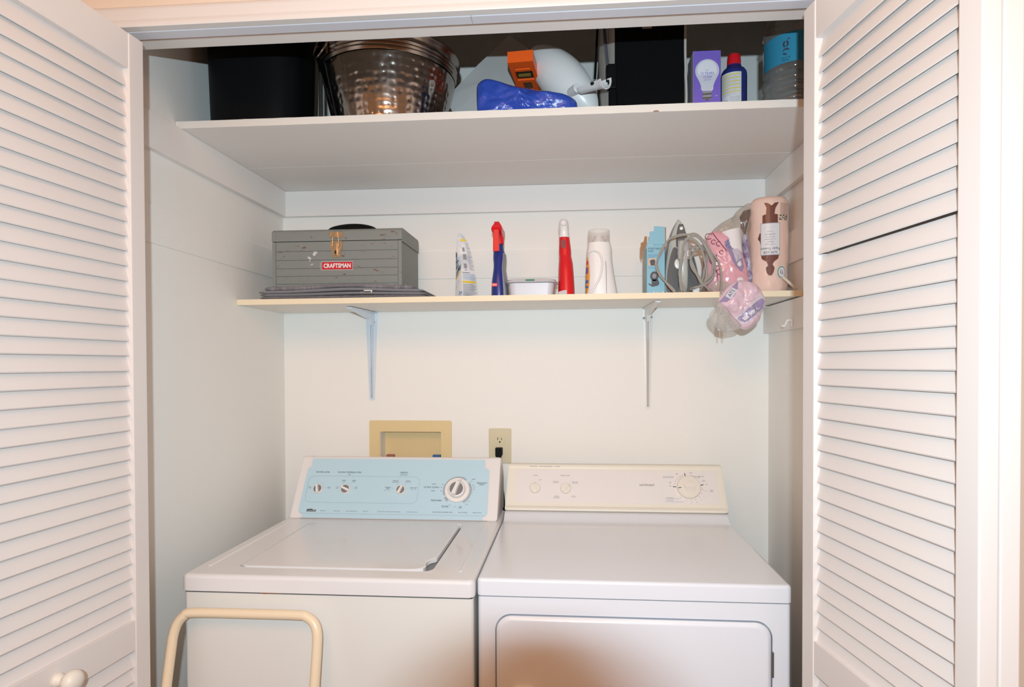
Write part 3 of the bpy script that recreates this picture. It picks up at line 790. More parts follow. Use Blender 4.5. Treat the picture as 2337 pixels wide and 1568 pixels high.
# ================================================================== cream tubular frame in front of the washer
tf = Thing('tube_stand', 'cream enamelled tubular metal stand leaning against the front of the washer', 'stand', (-.51, -.19, 0))
zt_, yt_ = .840, -.050
def fy(z): return yt_ - .16*(1 - z/zt_)
r_ = .045
pts = [(-.692, fy(.012), .012)] + [(-.692 + .014*(z/.79), fy(z), z) for z in (.3, .6, .70)] + [(-.678, fy(.76), .76), (-.6765, fy(.79), .79), (-.670, fy(.815), .815), (-.655, fy(.833), .833), (-.633, fy(.840), .840)]
pts += [(-.5, fy(.841), .841), (-.392, fy(.841), .841), (-.372, fy(.838), .838), (-.354, fy(.825), .825), (-.3455, fy(.803), .803), (-.344, fy(.77), .77), (-.344, fy(.70), .70), (-.344, fy(.4), .4), (-.344, fy(.012), .012)]
g = G().tube(crv(pts, 5), .0108, 18)
tf.part('tube', g, CREAM)
g = G().tube([(-.688, fy(.25), .25), (-.344, fy(.25), .25)], .009, 12)
tf.part('crossbar', g, CREAM)
for x in (-.692, -.344):
    tf.part('foot_cap', G().lathe([(.0125, 0), (.0130, .004), (.0125, .03), (.011, .032)], 16, T(x, fy(.012), 0)), BLACK)

# ================================================================== things on the upper shelf
ZU = 2.0248
# black bin
bi = Thing('storage_bin', 'tall black plastic bin at the left end of the upper shelf', 'bin', (-.634, .335, ZU))
bc = (-.6400, .300)
g = G()
prof = [(.112, .092, 0), (.120, .100, .004), (.124, .104, .02), (.1310, .110, .26), (.1340, .113, .34), (.1440, .122, .343), (.1450, .123, .375), (.139, .117, .377), (.130, .110, .36), (.120, .100, .02), (.01, .01, .015)]
g.loft([sell(bc[0], bc[1], ZU + z, a, b, 3.2, 64) for a, b, z in prof])
bi.part('body', g, BLACK)
g = G().tube(crv([(-.478, .33, 2.290), (-.474, .300, 2.22), (-.4705, .288, 2.16), (-.4690, .284, 2.10), (-.4700, .286, 2.045), (-.472, .300, 2.034)], 6), .0055, 10)
bi.part('handle', g, mat('dark_handle_strap', (.035, .03, .028), .5))

# hammered party tub
tb = Thing('metal_tub', 'large round hammered metal tub with ribbed rim on the upper shelf', 'tub', (-.300, .345, ZU))
tcx, tcy = -.298, .352
g = G()
def tr_(z): return .146 + .047*(z/.205)
prof = [(.120, .0005), (.140, 0), (.1465, .003), (.1480, .008)] + [(tr_(z/1000), z/1000) for z in range(12, 172, 8)]
prof2 = [(tr_(.168), .168), (.1865, .172), (.1885, .175), (.1865, .178), (.1875, .181), (.1900, .184), (.1880, .187), (.1890, .190), (.1915, .193), (.1895, .196), (.1905, .200), (.1920, .206), (.1970, .211), (.1990, .216), (.1970, .221), (.1930, .220), (.1890, .210), (.145, .012), (.01, .010)]
g.lathe(prof, 72, T(tcx, tcy, ZU), 0, (True, False))
tb.part('body', g, HAMMER)
g = G().lathe(prof2, 72, T(tcx, tcy, ZU), 0, (False, True))
tb.part('rim', g, TUBM, label='plain ribbed rim')
for sg in (-1, 1):
    a = pi*1.26 if sg < 0 else pi*.26
    M = T(tcx, tcy, ZU) @ R(a, 'Z')
    g = G().box(.190, .197, -.021, .021, .176, .214, .002, 0, M)
    ear = tb.part('handle_plate', g, TUBM)
    g = G().tube([(.200 + .012*math.sin(t), .042*math.cos(t), .202 - .036*math.sin(t)) for t in [pi*k/16 for k in range(-2, 19)]], .003, 8, 0, M)
    tb.part('handle_ring', g, TUBM, ear)
a = pi*1.235
g = G().tube([(tcx + (tr_(z)+.0006)*math.cos(a), tcy + (tr_(z)+.0006)*math.sin(a), ZU + z) for z in (.01, .06, .12, .168)], .0012, 6)
tb.part('seam', g, DARK)

# translucent grey sheet leaning behind
sh = Thing('plastic_sheet', 'hazy grey flexible plastic sheet standing behind the blue bundle', 'plastic sheet', (.03, .42, ZU))
O = [(0.0306, 0.440, 2.3576), (0.0906, 0.440, 2.3118), (0.1173, 0.440, 2.2753), (.175, .44, ZU+.001), (-.110, .44, ZU+.001), (-0.1221, 0.400, 2.1131), (-0.1422, 0.400, 2.1640), (-0.0958, 0.420, 2.2214)]
g = G()
ps = crv([O[0], O[1], O[2]], 3)[:-1] + [Vector(O[2]), Vector(O[3]), Vector(O[4]), Vector(O[5])] + crv([O[5], O[6], O[7], O[0]], 3)[1:-1]
c = sum(ps, Vector())/len(ps); n = len(ps); vs = []; fs = []
for side in (0, .0016):
    for q in (1, .75, .5, .25):
        for p in ps:
            v = c + (p - c)*q; v.y += side + .006*math.sin(v.x*22 + v.z*14); vs.append(v)
    vs.append(c + Vector((0, side + .006*math.sin(c.x*22 + c.z*14), 0)))
for s_ in range(2):
    o = s_*(4*n+1)
    for r0 in range(3):
        for k in range(n): fs.append([o + r0*n+k, o + r0*n+(k+1) % n, o + (r0+1)*n+(k+1) % n, o + (r0+1)*n+k])
    for k in range(n): fs.append([o + 3*n+k, o + 3*n+(k+1) % n, o + 4*n])
for k in range(n): fs.append([k, (k+1) % n, 4*n+1+(k+1) % n, 4*n+1+k])
g.add(vs, fs)
sh.part('sheet', g, SHEETM, smooth=60)

# white scoop
sc = Thing('plastic_scoop', 'white plastic scoop with a holed channel handle, leaning behind the blue bundle', 'scoop', (.22, .33, ZU))
A0 = Vector((0.1022, 0.360, 2.2659)); A1 = Vector((0.2814, 0.310, 2.0626)); ax = (A1 - A0); L_ = ax.length; ax.normalize()
up = Vector((0, -.35, 1)); sd = (up - ax*up.dot(ax)).normalized(); fw = ax.cross(sd)
if fw.y > 0: fw = -fw
def scoop(off):
    rings = []
    for i in range(25):
        q = i/24; w_ = (max(0, math.sin(pi*min(1, q*1.02+.0)))**.55)*.060 + .0015; dpt = .058*math.sin(pi*q)**.5
        c = A0 + ax*(L_*q)
        ring = []
        for k in range(17):
            t = pi*(-.12 + 1.12*k/16)
            ring.append(c + sd*((w_-off)*math.cos(t)*1.0 + .004) + fw*((dpt-off)*max(-.12, math.sin(t))))
        rings.append(ring)
    return rings
ro = scoop(0); ri = scoop(.0025)
g = G().loft([a + b[::-1] for a, b in zip(ro, ri)])
sc.part('bowl', g, WHITEP, smooth=50)
g = G().tube([r[-1] for r in ro], .0035, 8)
sc.part('rim', g, WHITEP)
H0 = Vector((0.2297, 0.262, 2.1111)); H1 = Vector((0.2995, 0.190, 2.1003)); hx = (H1-H0); HL = hx.length; hx.normalize()
hu = Vector((.0, .2, 1)); hu = (hu - hx*hu.dot(hx)).normalized(); hf = hx.cross(hu)
if hf.y > 0: hf = -hf
rings = []
for i in range(15):
    q = i/14; r = .0150 + .0055*q**2 + (.002 if i > 12 else 0); ring = []
    e = 1 if q > .12 else .55 + .45*q/.12
    for rr_, sgn in ((r*e, 1), (r*e - .0028, -1)):
        ks = range(13) if sgn > 0 else range(12, -1, -1)
        for k in ks:
            t = pi*(.80 + 1.12*k/12)
            ring.append(H0 + hx*(HL*q) + hu*(rr_*math.sin(t)*1.0) + hf*(rr_*math.cos(t)*.9))
    rings.append(ring)
g = G().loft(rings)
hd = sc.part('handle', g, WHITEP, smooth=50)
g = G().lathe([(.0001, .0), (.0052, 0), (.0052, .0006)], 16, frame(H0 + hx*HL*.70 - hu*.0088 + hf*.0160, hx, hf*.87 - hu*.5) @ Matrix.Diagonal((1.25, .8, 1, 1)))
sc.part('hanging_hole', g, DARK, hd)
g = G().tube([H0 - hx*.028 + hf*-.004, H0 + hx*.006 + hf*.006], [.013, .012], 14)
sc.part('neck', g, WHITEP)

# orange level
lv = Thing('spirit_level', 'short orange spirit level poking out above the blue bundle', 'spirit level', (.09, .35, 2.18))
a = Vector((.0815, .240, 2.192)); b = Vector((.1030, .470, 2.186))
d = (b-a).normalized(); s_ = Vector((d.y, -d.x, 0)).normalized(); u_ = s_.cross(d)
LM = Matrix((s_, d, u_)).transposed().to_4x4(); LM.translation = a
LL = (b-a).length
g = G()
x_ = .0335; zt2, zb2 = .0145, -.0145
wins = [(.030, .040, .020), (.050, .098, .0235), (.112, .160, .012)]
prev = 0
for y0_, y1_, hw in wins:
    g.box(-x_, x_, prev, y0_, zb2, zt2, 0, 0, LM)
    g.box(-x_, -hw, y0_, y1_, zb2, zt2, 0, 0, LM); g.box(hw, x_, y0_, y1_, zb2, zt2, 0, 0, LM)
    g.box(-hw-.001, hw+.001, y0_-.001, y1_+.001, zb2+.010, zt2-.004, 0, 0, LM)
    prev = y1_
g.box(-x_, x_, prev, LL, zb2, zt2, 0, 0, LM)
lv.part('body', g, ORANGE)
g = G().box(-.0225, .0225, .0515, .0965, zb2+.0035, zb2+.009, .002, 0, LM)
vh = lv.part('vial_holder', g, mat('vial_holder_black', (.03, .022, .015), .4))
g = G().tube([(-.017, .074, zb2+.003), (.017, .074, zb2+.003)], .0055, 12, 0, LM); lv.part('vial', g, mat('vial_amber', (.16, .11, .02), .15, coat=.8), vh)
g = G().box(-.0195, .0195, .0305, .0395, zb2+.004, zb2+.0095, .001, 0, LM); lv.part('slot_liner', g, mat('slot_grey', (.30, .26, .24), .4))
g = G().box(-.0115, .0115, .1125, .159, zb2+.004, zb2+.0095, .001, 0, LM); lv.part('slot_liner', g, mat('slot_olive', (.10, .08, .05), .4))

# blue bundle
pf_ = Puff([(-0.0291, 0.220, 2.1013), (-0.0211, 0.220, 2.1178), (-0.0018, 0.220, 2.1249), (0.0299, 0.220, 2.1136), (0.0694, 0.220, 2.1009), (0.1144, 0.220, 2.0925), (0.1591, 0.220, 2.0830), (0.2037, 0.220, 2.0746), (0.2270, 0.220, 2.0594), (.228, .22, ZU+.010), (.222, .22, ZU+.0005), (.12, .22, ZU+.0005), (.03, .22, ZU+.0005), (-.02, .22, ZU+.0005), (-.0275, .22, ZU+.02)], .222, .036, .034, .013, 24, 3, n=120, rings=22, pw=.36)
g = pf_.mesh(G())
bt = weld(g.obj('folded_tarp', BLUET, smooth=80)); tag(bt, 'crumpled shiny blue vinyl bundle on the upper shelf between the tub and the scoop', 'tarp')
# black soft box
cb = Thing('fabric_bag', 'big black square fabric bag with off-white side and grey strap on the upper shelf', 'bag', (.41, .36, ZU))
g = G().box(.3230, .4975, .222, .50, ZU, 2.44, .006)
cb.part('body', g, BLACKF)
g = G().loft([[(x, y, z) for x, y in P] for z, P in ((ZU, [(.3235, .226), (.299, .30), (.300, .45), (.3235, .49)]), (2.12, [(.3235, .226), (.290, .30), (.292, .45), (.3235, .49)]), (2.22, [(.3235, .226), (.287, .30), (.289, .45), (.3235, .49)]), (2.32, [(.3235, .226), (.294, .30), (.295, .45), (.3235, .49)]), (2.43, [(.3235, .226), (.305, .30), (.305, .45), (.3235, .49)]))])
cb.part('side_panel', g, FABW, label='off-white side panel')
g = G().tube(crv([(.305, .262, 2.40), (.299, .262, 2.30), (.3005, .255, 2.24), (.306, .246, 2.17), (.309, .240, 2.13)], 5), .0068, 8, flat=.3)
cb.part('strap', g, FABG)
g = G().box(.304, .3275, .205, .228, 2.086, 2.148, .004).box(.3005, .306, .207, .226, 2.102, 2.145, .002)
cb.part('buckle', g, BLACK)
g = G().box(.3075, .329, .205, .228, ZU+.002, 2.088, .008); cb.part('corner_guard', g, BLACKF)
cb.part('tag', G().box(.392, .416, .2185, .2215, 2.238, 2.30, .001), mat('tag_cloth', (.42, .38, .33), .8))
g = G().tube(crv([(.4990, .222, 2.43), (.5000, .221, 2.30), (.4985, .221, 2.18), (.5015, .221, 2.07), (.4995, .221, ZU+.003)], 6), .0032, 8)
cb.part('piping', g, FABW)
g = G().tube(crv([(.288, .30, 2.37), (.283, .31, 2.28), (.2790, .30, 2.20), (.276, .29, 2.15)], 6), .004, 8, flat=.5)
cb.part('zip_flap', g, BLACKF)

# light bulb carton
lb = Thing('bulb_box', 'purple light bulb carton on the upper shelf beside the red-capped spray can', 'carton', (.548, .235, ZU))
g = G().box(.5140, .5810, .2005, .2675, ZU, 2.1665, .0006); lb.part('carton', g, PURP)
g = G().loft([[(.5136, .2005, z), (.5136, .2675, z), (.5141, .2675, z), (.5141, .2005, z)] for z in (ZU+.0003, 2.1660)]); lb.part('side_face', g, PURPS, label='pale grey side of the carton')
g = G(); FM = front(.5480, .2003, 2.1000)
bp = []
for k in range(41):
    t = -pi*.28 + (2*pi*.78)*k/40*1.0
    bp.append((.0290*math.cos(t), .0215 + .0275*math.sin(t)))
bp = [(.0290*math.cos(t), .0170 + .0285*math.sin(t)) for t in [-.50 + (pi+1.0)*k/40 for k in range(41)]]
bp += [(-.0185, -.010), (-.0150, -.020), (-.0148, -.028), (-.0120, -.0325), (.0120, -.0325), (.0148, -.028), (.0150, -.020), (.0185, -.010)]
g.poly(bp, .0003, 0, FM)
g.poly([(x*.80, .0170 + (y-.0170)*.82 + .002) for x, y in bp[:41]] , .0003, 1, FM @ T(0, 0, .0003))
g.text('13 YEARS', .0088, FM @ T(0, .0105, .0007), 2, .0001, sx=.95)
g.text('15,000', .0082, FM @ T(0, .0015, .0007), 2, .0001)
g.text('up to', .0036, FM @ T(0, .0185, .0007), 2, .0001); g.text('LED SOFT', .0040, FM @ T(0, -.0055, .0007), 2, .0001)
for k in range(4): g.poly([(-.0108, -.034 - .0048*k), (-.0112, -.0372 - .0048*k), (.0108, -.0364 - .0048*k), (.0112, -.0332 - .0048*k)], .0004, 3 + k % 2, FM)
g.poly([(-.0098, -.0335), (-.0098, -.0525), (.0098, -.0525), (.0098, -.0335)], .0003, 3, FM)
g.poly([(-.0055, -.0525), (-.003, -.0560), (.003, -.0560), (.0055, -.0525)], .0004, 4, FM)
g.text('60W', .0036, FM @ T(.0225, -.0450, .0003), 5, .0001)
lb.part('print', g, [BULBW, BULBH, PURP, GREYM, CHROME, BULBW])

# spray can with a red cap
cn = Thing('spray_can', 'blue spray can with a red cap and yellow-striped label on the upper shelf', 'spray can', (.622, .235, ZU))
CMx, CMy = .6215, .236
prof = [(.0270, 0), (.0305, .002), (.0315, .005), (.0315, .092), (.0305, .099), (.0270, .105), (.0205, .1105), (.0180, .113), (.0175, .117)]
cn.part('body', G().lathe(prof, 40, T(CMx, CMy, ZU)), CANB)
cn.part('cap', G().lathe([(.0168, .113), (.0168, .128), (.0160, .138), (.0145, .1435), (.010, .1450), (.0001, .1452)], 32, T(CMx, CMy, ZU)), RED)
def cyl(cx_, cy_, r, z0, a0=-pi/2):
    return lambda v: Vector((cx_ + (r + .0003 + max(0, v.z))*math.cos(a0 + v.x/r), cy_ + (r + .0003 + max(0, v.z))*math.sin(a0 + v.x/r), z0 + v.y))
def cpatch(g, fn, x0, x1, y0, y1, mi, off=0, n=14, shear=0):
    vs = []; fs = []
    for o_ in (off, off + .0003):
        for j in (0, 1):
            for i in range(n+1):
                q = i/n; vs.append(fn(Vector((x0 + (x1-x0)*q, (y0, y1)[j] + shear*(q-.5), o_))))
    m_ = n+1
    for i in range(n):
        fs += [[i, i+1, m_+i+1, m_+i], [2*m_+i, 2*m_+i+1, 3*m_+i+1, 3*m_+i], [i, i+1, 2*m_+i+1, 2*m_+i], [m_+i, m_+i+1, 3*m_+i+1, 3*m_+i]]
    fs += [[0, m_, 3*m_, 2*m_], [n, m_+n, 3*m_+n, 2*m_+n]]
    g.add(vs, fs, mi)
f1 = cyl(CMx, CMy, .0315, ZU, -pi/2 - .42)
g = G(); cpatch(g, f1, -.0300, .0235, .002, .090, 0)
for k in range(6): cpatch(g, f1, -.0260, .0200, .0835 - .0085*k, .0857 - .0085*k, 1, .0003)
for k in range(12): cpatch(g, f1, -.0240, .0120, .0805 - .0042*k, .0811 - .0042*k, 2, .0003)
for k in range(7): cpatch(g, f1, -.0240 + .0022*k, -.0231 + .0022*k, .006, .023, 3, .0004, 2)
for k in range(9): cpatch(g, f1, -.004, .0190, .0050 + .0030*k, .0056 + .0030*k, 2, .0004, 6)
cn.part('label', g, [CANL, YEL, GREYM, INKB], label='white label with yellow stripes')

# water jug
jg = Thing('water_jug', 'clear ribbed water jug with a blue label, right end of the upper shelf', 'jug', (.775, .27, ZU))
jx, jy, jr = .7790, .262, .0760
prof = [(.055, .0), (.070, .001), (.0745, .006)]
for k in range(3):
    z = .012 + .0265*k; prof += [(.0750, z), (.0775, z+.005), (.0778, z+.011), (.0750, z+.017), (.0700, z+.0215)]
prof += [(.0752, .094), (.0755, .100), (.0755, .180), (.0745, .190), (.0770, .197), (.0740, .205), (.0765, .212), (.0720, .232), (.060, .262), (.040, .285), (.021, .300), (.019, .318)]
g = G().lathe(prof, 64, T(jx, jy, ZU)); jb = jg.part('bottle', g, JUGM)
jg.part('cap', G().lathe([(.020, .314), (.021, .316), (.021, .332), (.019, .334), (.0001, .334)], 32, T(jx, jy, ZU)), WHITEP)
fj = cyl(jx, jy, .0762, ZU, -pi/2 - .25)
g = G()
for i in range(1): cpatch(g, fj, -.100, .200, .104, .176, 0, 0, 60)
# the letter mark and two small words
mk = lambda cx_, cy_, r0, r1, sy, a0, a1, gx=0: [(cx_ + r*math.cos(a), cy_ + r*sy*math.sin(a)) for r, A in ((r1, [a0 + (a1-a0)*k/14 for k in range(15)]), (r0, [a1 + (a0-a1)*k/14 for k in range(15)])) for a in A]
def cpoly(g, fn, pts, mi):
    n = len(pts); h = n//2
    vs = [fn(Vector((x, y, .0006))) for x, y in pts]; fs = [[i, i+1, n-2-i, n-1-i] for i in range(h-1)]
    g.add(vs, fs, mi)
ox, oy = -.0270, .1490
cpoly(g, fj, mk(ox, oy, .0028, .0072, 1.2, pi*.58, pi*1.42), 1); cpoly(g, fj, mk(ox, oy, .0028, .0072, 1.2, -pi*.42, pi*.42), 1)
cpoly(g, fj, [(ox-.0070, oy-.0150), (ox-.0040, oy-.0110), (ox, oy-.0100), (ox+.0040, oy-.0105), (ox+.0080, oy-.0130), (ox+.0080, oy-.0175), (ox+.0040, oy-.0150), (ox, oy-.0145), (ox-.0040, oy-.0150), (ox-.0060, oy-.0180)], 1)
cpoly(g, fj, mk(ox, oy-.0200, .0030, .0075, .9, -pi*.95, -pi*.35), 1)
cpoly(g, fj, [(ox+.0035, oy+.0105), (ox+.0060, oy+.0125), (ox+.0100, oy+.0130), (ox+.0105, oy+.0110), (ox+.0075, oy+.0100), (ox+.0050, oy+.0085)], 1)
g.text('Good &', .0065, None, 1, .0001, fn=lambda v: fj(Vector((v.x + ox, v.y + oy - .0330, .0006))))
g.text('Gather', .0065, None, 1, .0001, fn=lambda v: fj(Vector((v.x + ox, v.y + oy - .0390, .0006))))
jg.part('label', g, [JUGL, INK], jb, 'blue wrap-around label')

# ================================================================== things on the lower shelf
SCUFF = mat('paint_scuff_white', (.62, .60, .55), .7)
# folded mat
bm_ = Thing('bath_mat', 'folded grey chenille mat lying under the grey toolbox', 'mat', (-.5, .6, zs(-.5)))
def layer(x0, x1, y0, y1, zlo, zhi, amp, ws, seed, wave):
    g = G(); N = 150; rings = []
    for i in range(N+1):
        q = .5 - .5*math.cos(pi*i/N); x = x0 + (x1-x0)*q
        e = min(1, min(q, 1-q)*26)**.5; e = max(e, .05)
        wz = wave(q)
        th = (zhi - zlo)*(.25 + .75*e)*(1 + amp*60*noise.noise(Vector((x*70, seed+.5, 2))))
        c = (zlo + zhi)/2 + wz
        nf = amp*noise.noise(Vector((x*ws, seed, 0))); nt_ = amp*abs(noise.noise(Vector((x*ws, seed, 4))))
        rings.append([(x, y0 + nf + .010*(1-e), c - th*.40), (x, y0 + nf - .004 + .010*(1-e), c), (x, y0 + nf + .010*(1-e), c + th*.42 + nt_*.3), (x, y0 + .012, c + th*.5 + nt_), (x, y0 + .030, min(1.6370, c + th*.5)), (x, y1, min(1.6370, c + th*.5)), (x, y1, c - th*.5), (x, y0+.012, c - th*.5)])
        rings[-1] = [(p[0], p[1], max(p[2], zs(p[0])+.0004)) for p in rings[-1]]
    return g.loft(rings)
z0 = 1.5972
wv2 = lambda k: (lambda q: k*math.exp(-((q-.56)/.26)**2))
bm_.part('pile', layer(-.745, -.224, .466, .735, z0+.0002, z0+.0085, .0030, 170, 1, wv2(.0010)), MATG, smooth=70)
bm_.part('backing', layer(-.738, -.226, .464, .735, z0+.0080, z0+.0165, .0008, 30, 2, wv2(.0040)), MATB, smooth=70)
bm_.part('backing', layer(-.748, -.232, .462, .735, z0+.0165, z0+.0255, .0008, 30, 3, wv2(.0070)), MATB, smooth=70)
bm_.part('pile', layer(-.731, -.262, .466, .735, z0+.0250, z0+.0375, .0048, 110, 4, wv2(.0080)), MATG, smooth=70)
g = G().loft([[(-0.4254, 0.462, 1.6146), (-0.3901, 0.462, 1.6115), (-0.3888, 0.462, 1.6128), (-0.4240, 0.462, 1.6159)], [(p[0], p[1]+.002, p[2]) for p in ((-0.4254, 0.462, 1.6146), (-0.3901, 0.462, 1.6115), (-0.3888, 0.462, 1.6128), (-0.4240, 0.462, 1.6159))]])
g.loft([[(-0.4141, 0.461, 1.6209), (-0.3870, 0.461, 1.6219), (-0.3898, 0.461, 1.6114), (-0.3925, 0.461, 1.6127), (-0.3911, 0.461, 1.6180), (-0.4142, 0.461, 1.6183)], [(p[0], p[1]+.0015, p[2]) for p in ((-0.4141, 0.461, 1.6209), (-0.3870, 0.461, 1.6219), (-0.3898, 0.461, 1.6114), (-0.3925, 0.461, 1.6127), (-0.3911, 0.461, 1.6180), (-0.4142, 0.461, 1.6183))]])
bm_.part('care_tag', g, WHITES, label='small white care tag')

# toolbox
tx0, tx1, tz0, tz1, ty0, ty1 = -.7195, -.3065, 1.6375, 1.8165, .500, .708
tl = Thing('toolbox', 'worn grey metal toolbox with a brass latch and red sticker on the lower shelf', 'toolbox', ((tx0+tx1)/2, .6, tz0))
zsm = 1.7785
g = G().box(tx0+.002, tx1-.002, ty0+.002, ty1-.002, tz0, zsm, .002)
for a, b in ((tx0+.0005, tx0+.0115), (tx1-.0115, tx1-.0005)): g.box(a, b, ty0-.0010, ty0+.004, tz0, zsm-.0008, .0008)
grooves = [1.6375, 1.6465, 1.6705, 1.6945, 1.7205, 1.7480, zsm]
for k in range(6): g.box(tx0+.0125, tx1-.0125, ty0-.0008, ty0+.004, grooves[k]+.0009, grooves[k+1]-.0009, .0008)
body = tl.part('body', g, TOOL)
g = G()
P = [(ty0-.001, zsm+.0010), (ty0-.001, tz1-.010), (ty0+.0020, tz1-.004), (ty0+.010, tz1), (ty1-.012, tz1), (ty1-.002, tz1-.004), (ty1+.001, tz1-.012), (ty1+.001, zsm+.0010)]
g.loft([[(x, y, z) for y, z in P] for x in (tx0, tx1)])
g.box(tx0-.0004, tx0+.012, ty0-.0022, ty0+.004, zsm+.0012, tz1-.009, .001).box(tx1-.012, tx1+.0004, ty0-.0022, ty0+.004, zsm+.0012, tz1-.009, .001)
g.box(tx1-.001, tx1+.0012, ty0+.004, ty1-.004, zsm-.004, zsm+.003, .0008)
lid = tl.part('lid', g, TOOL)
g = G().tube(crv([(-.580, .60, tz1+.001), (-.566, .60, tz1+.018), (-.520, .60, tz1+.0270), (-.470, .60, tz1+.0265), (-.432, .60, tz1+.017), (-.420, .60, tz1+.001)], 6), .0085, 12, flat=1.5)
tl.part('handle', g, BLACK, label='black handle on the lid')
lx = -.5135
g = G()
FM = front(0, ty0-.0012, 0)
g.poly([(lx-.0215, 1.7900), (lx+.0215, 1.7900), (lx+.0215, 1.8055), (lx-.0215, 1.8055)], .0015, 0, FM)
g.poly([(lx-.018, 1.7780), (lx-.0185, 1.7580), (lx-.0145, 1.7450), (lx-.0120, 1.7280), (lx+.0120, 1.7280), (lx+.0145, 1.7450), (lx+.0200, 1.7520), (lx+.0190, 1.7780)], .0018, 0, FM)
g.box(lx-.0075, lx+.0075, ty0-.0065, ty0-.001, 1.786, 1.8065, .0015)
g.box(lx-.0060, lx+.0060, ty0-.0075, ty0-.001, 1.733, 1.772, .0018)
for sx_ in (-1, 1):
    g.tube([(lx+sx_*.0092, ty0-.0055, 1.790), (lx+sx_*.0092, ty0-.0060, 1.760)], .0013, 8)
    for zz in (1.7975, 1.7660): g.lathe([(.003, 0), (.0024, .0014), (.0001, .0018)], 10, front(lx+sx_*.0165, ty0-.0028, zz))
g.tube([(lx-.0092, ty0-.0055, 1.790), (lx+.0092, ty0-.0055, 1.790)], .0013, 8)
la = tl.part('latch', g, BRASS, label='worn brass latch')
tl.part('keyhole', G().box(lx-.0025, lx+.0025, ty0-.0079, ty0-.0070, 1.737, 1.748, .0005), DARK, la)
g = G()
FS = front(-.5105, ty0-.0011, 1.7020)
g.box(-.0500, .0500, -.0140, .0140, 0, .0004, 0, 0, FS); g.box(-.0480, .0480, -.0115, .0115, .0004, .0007, 0, 1, FS)
g.text('CRAFTSMAN', .0185, FS @ T(0, -.0006, .0008), 2, .0002, sx=.82, bold=.0006)
tl.part('sticker', g, [mat('sticker_border', (.45, .42, .42), .5), REDS, WHITES], body, 'red sticker with white lettering')
g = G()
for (x, z, a, b) in ((-.583, 1.7405, .005, .006), (-.5775, 1.7440, .003, .004), (-.600, 1.7275, .005, .0035), (-.5955, 1.7240, .002, .002), (-.593, 1.7060, .004, .0015), (-.5890, 1.7085, .002, .001), (-.625, 1.7650, .0012, .0012), (-.5985, 1.7190, .0012, .0030)):
    g = G(); g.poly([(x + a*math.cos(t)*(1+.35*math.sin(3*t+x*900)), z + b*math.sin(t)*(1+.3*math.cos(2*t+x*500))) for t in [2*pi*k/14 for k in range(14)]], .0003, 0, front(0, ty0-.0009, 0))
    tl.part('paint_scuff', g, SCUFF, body)
g = G(); g.poly([(-.5645, 1.690), (-.5635, 1.690), (-.5635, 1.714), (-.5645, 1.714)], .0003, 0, front(0, ty0-.0009, 0))
tl.part('paint_scuff', g, SCUFF, body)

# stand-up pouch, seen from its edge
po = Thing('refill_pouch', 'white stand-up pouch with yellow and blue print on the lower shelf right of the toolbox', 'pouch', (-.115, .55, zs(-.1)))
zb, ztp = 1.5985, 1.811
def pedge(t):
    """left, middle fold and right edge of the pouch at height t (0..1)"""
    Lx = [(-.151, 0), (-.1500, .12), (-.1480, .35), (-.1490, .62), (-.1470, .80), (-.1420, .97), (-.1405, 1)]
    Mx = [(-.124, 0), (-.1255, .2), (-.1285, .45), (-.1320, .7), (-.1370, .9), (-.1395, 1)]
    Rx_ = [(-.0785, 0), (-.0835, .18), (-.0905, .45), (-.0985, .66), (-.1085, .82), (-.1265, .95), (-.1375, 1)]
    def ip(Q):
        for (a, ta), (b, tb2) in zip(Q, Q[1:]):
            if t <= tb2: return a + (b-a)*(t-ta)/(tb2-ta)
        return Q[-1][0]
    return ip(Lx), ip(Mx), ip(Rx_)
def py_(t, k): return (.545, .518, .560, .600)[k]*(1-t) + .552*t
g = G(); rings = []
for i in range(21):
    t = i/20; l, m_, r = pedge(t); z = zb + (ztp-zb)*t
    rings.append([(l, py_(t, 0), z), ((l+m_)/2, (py_(t, 0)+py_(t, 1))/2 - .002*(1-t), z), (m_, py_(t, 1), z), ((m_+r)/2, (py_(t, 1)+py_(t, 2))/2 - .003*(1-t), z), (r, py_(t, 2), z), ((l+r)/2, py_(t, 3), z)])
g.loft(rings)
pb = po.part('body', g, POUCH, smooth=50)
def pface(side, u, t, off=.0008):
    l, m_, r = pedge(t); z = zb + (ztp-zb)*t
    if side == 'R': return (m_ + (r-m_)*u, py_(t, 1) + (py_(t, 2)-py_(t, 1))*u - .0065*(1-t)*math.sin(pi*u)*.5 - off, z)
    return (l + (m_-l)*u, py_(t, 0) + (py_(t, 1)-py_(t, 0))*u - .0045*(1-t)*math.sin(pi*u)*.5 - off, z)
def pq(g, side, u0, u1, t0, t1, mi, sh_=0, off=.0008):
    n_ = 4
    for i in range(n_):
        a = u0 + (u1-u0)*i/n_; b = u0 + (u1-u0)*(i+1)/n_; sa = sh_*i/n_; sb = sh_*(i+1)/n_
        g.add([pface(side, a, t0+sa, off), pface(side, b, t0+sb, off), pface(side, b, t1+sb, off), pface(side, a, t1+sa, off)], [[0, 1, 2, 3]], mi)
g = G()
pq(g, 'R', .06, .96, .235, .262, 0); pq(g, 'R', .12, .9, .855, .885, 0)
for k in range(11): pq(g, 'R', .08, (.95, .8, .9)[k % 3], .045 + .0165*k, .0515 + .0165*k, 1)
for k in range(6): pq(g, 'R', .1, .92, .285 + .0155*k, .292 + .0155*k, 2)
pq(g, 'R', .08, .6, .382, .389, 3)
for k in range(18): pq(g, 'R', .62, (.95, .85, .98)[k % 3], .43 + .0225*k, .437 + .0225*k, 1)
pq(g, 'R', .22, .45, .45, .52, 1); pq(g, 'R', .2, .5, .58, .66, 1); pq(g, 'R', .2, .42, .70, .76, 1); pq(g, 'R', .25, .45, .42, .426, 3)
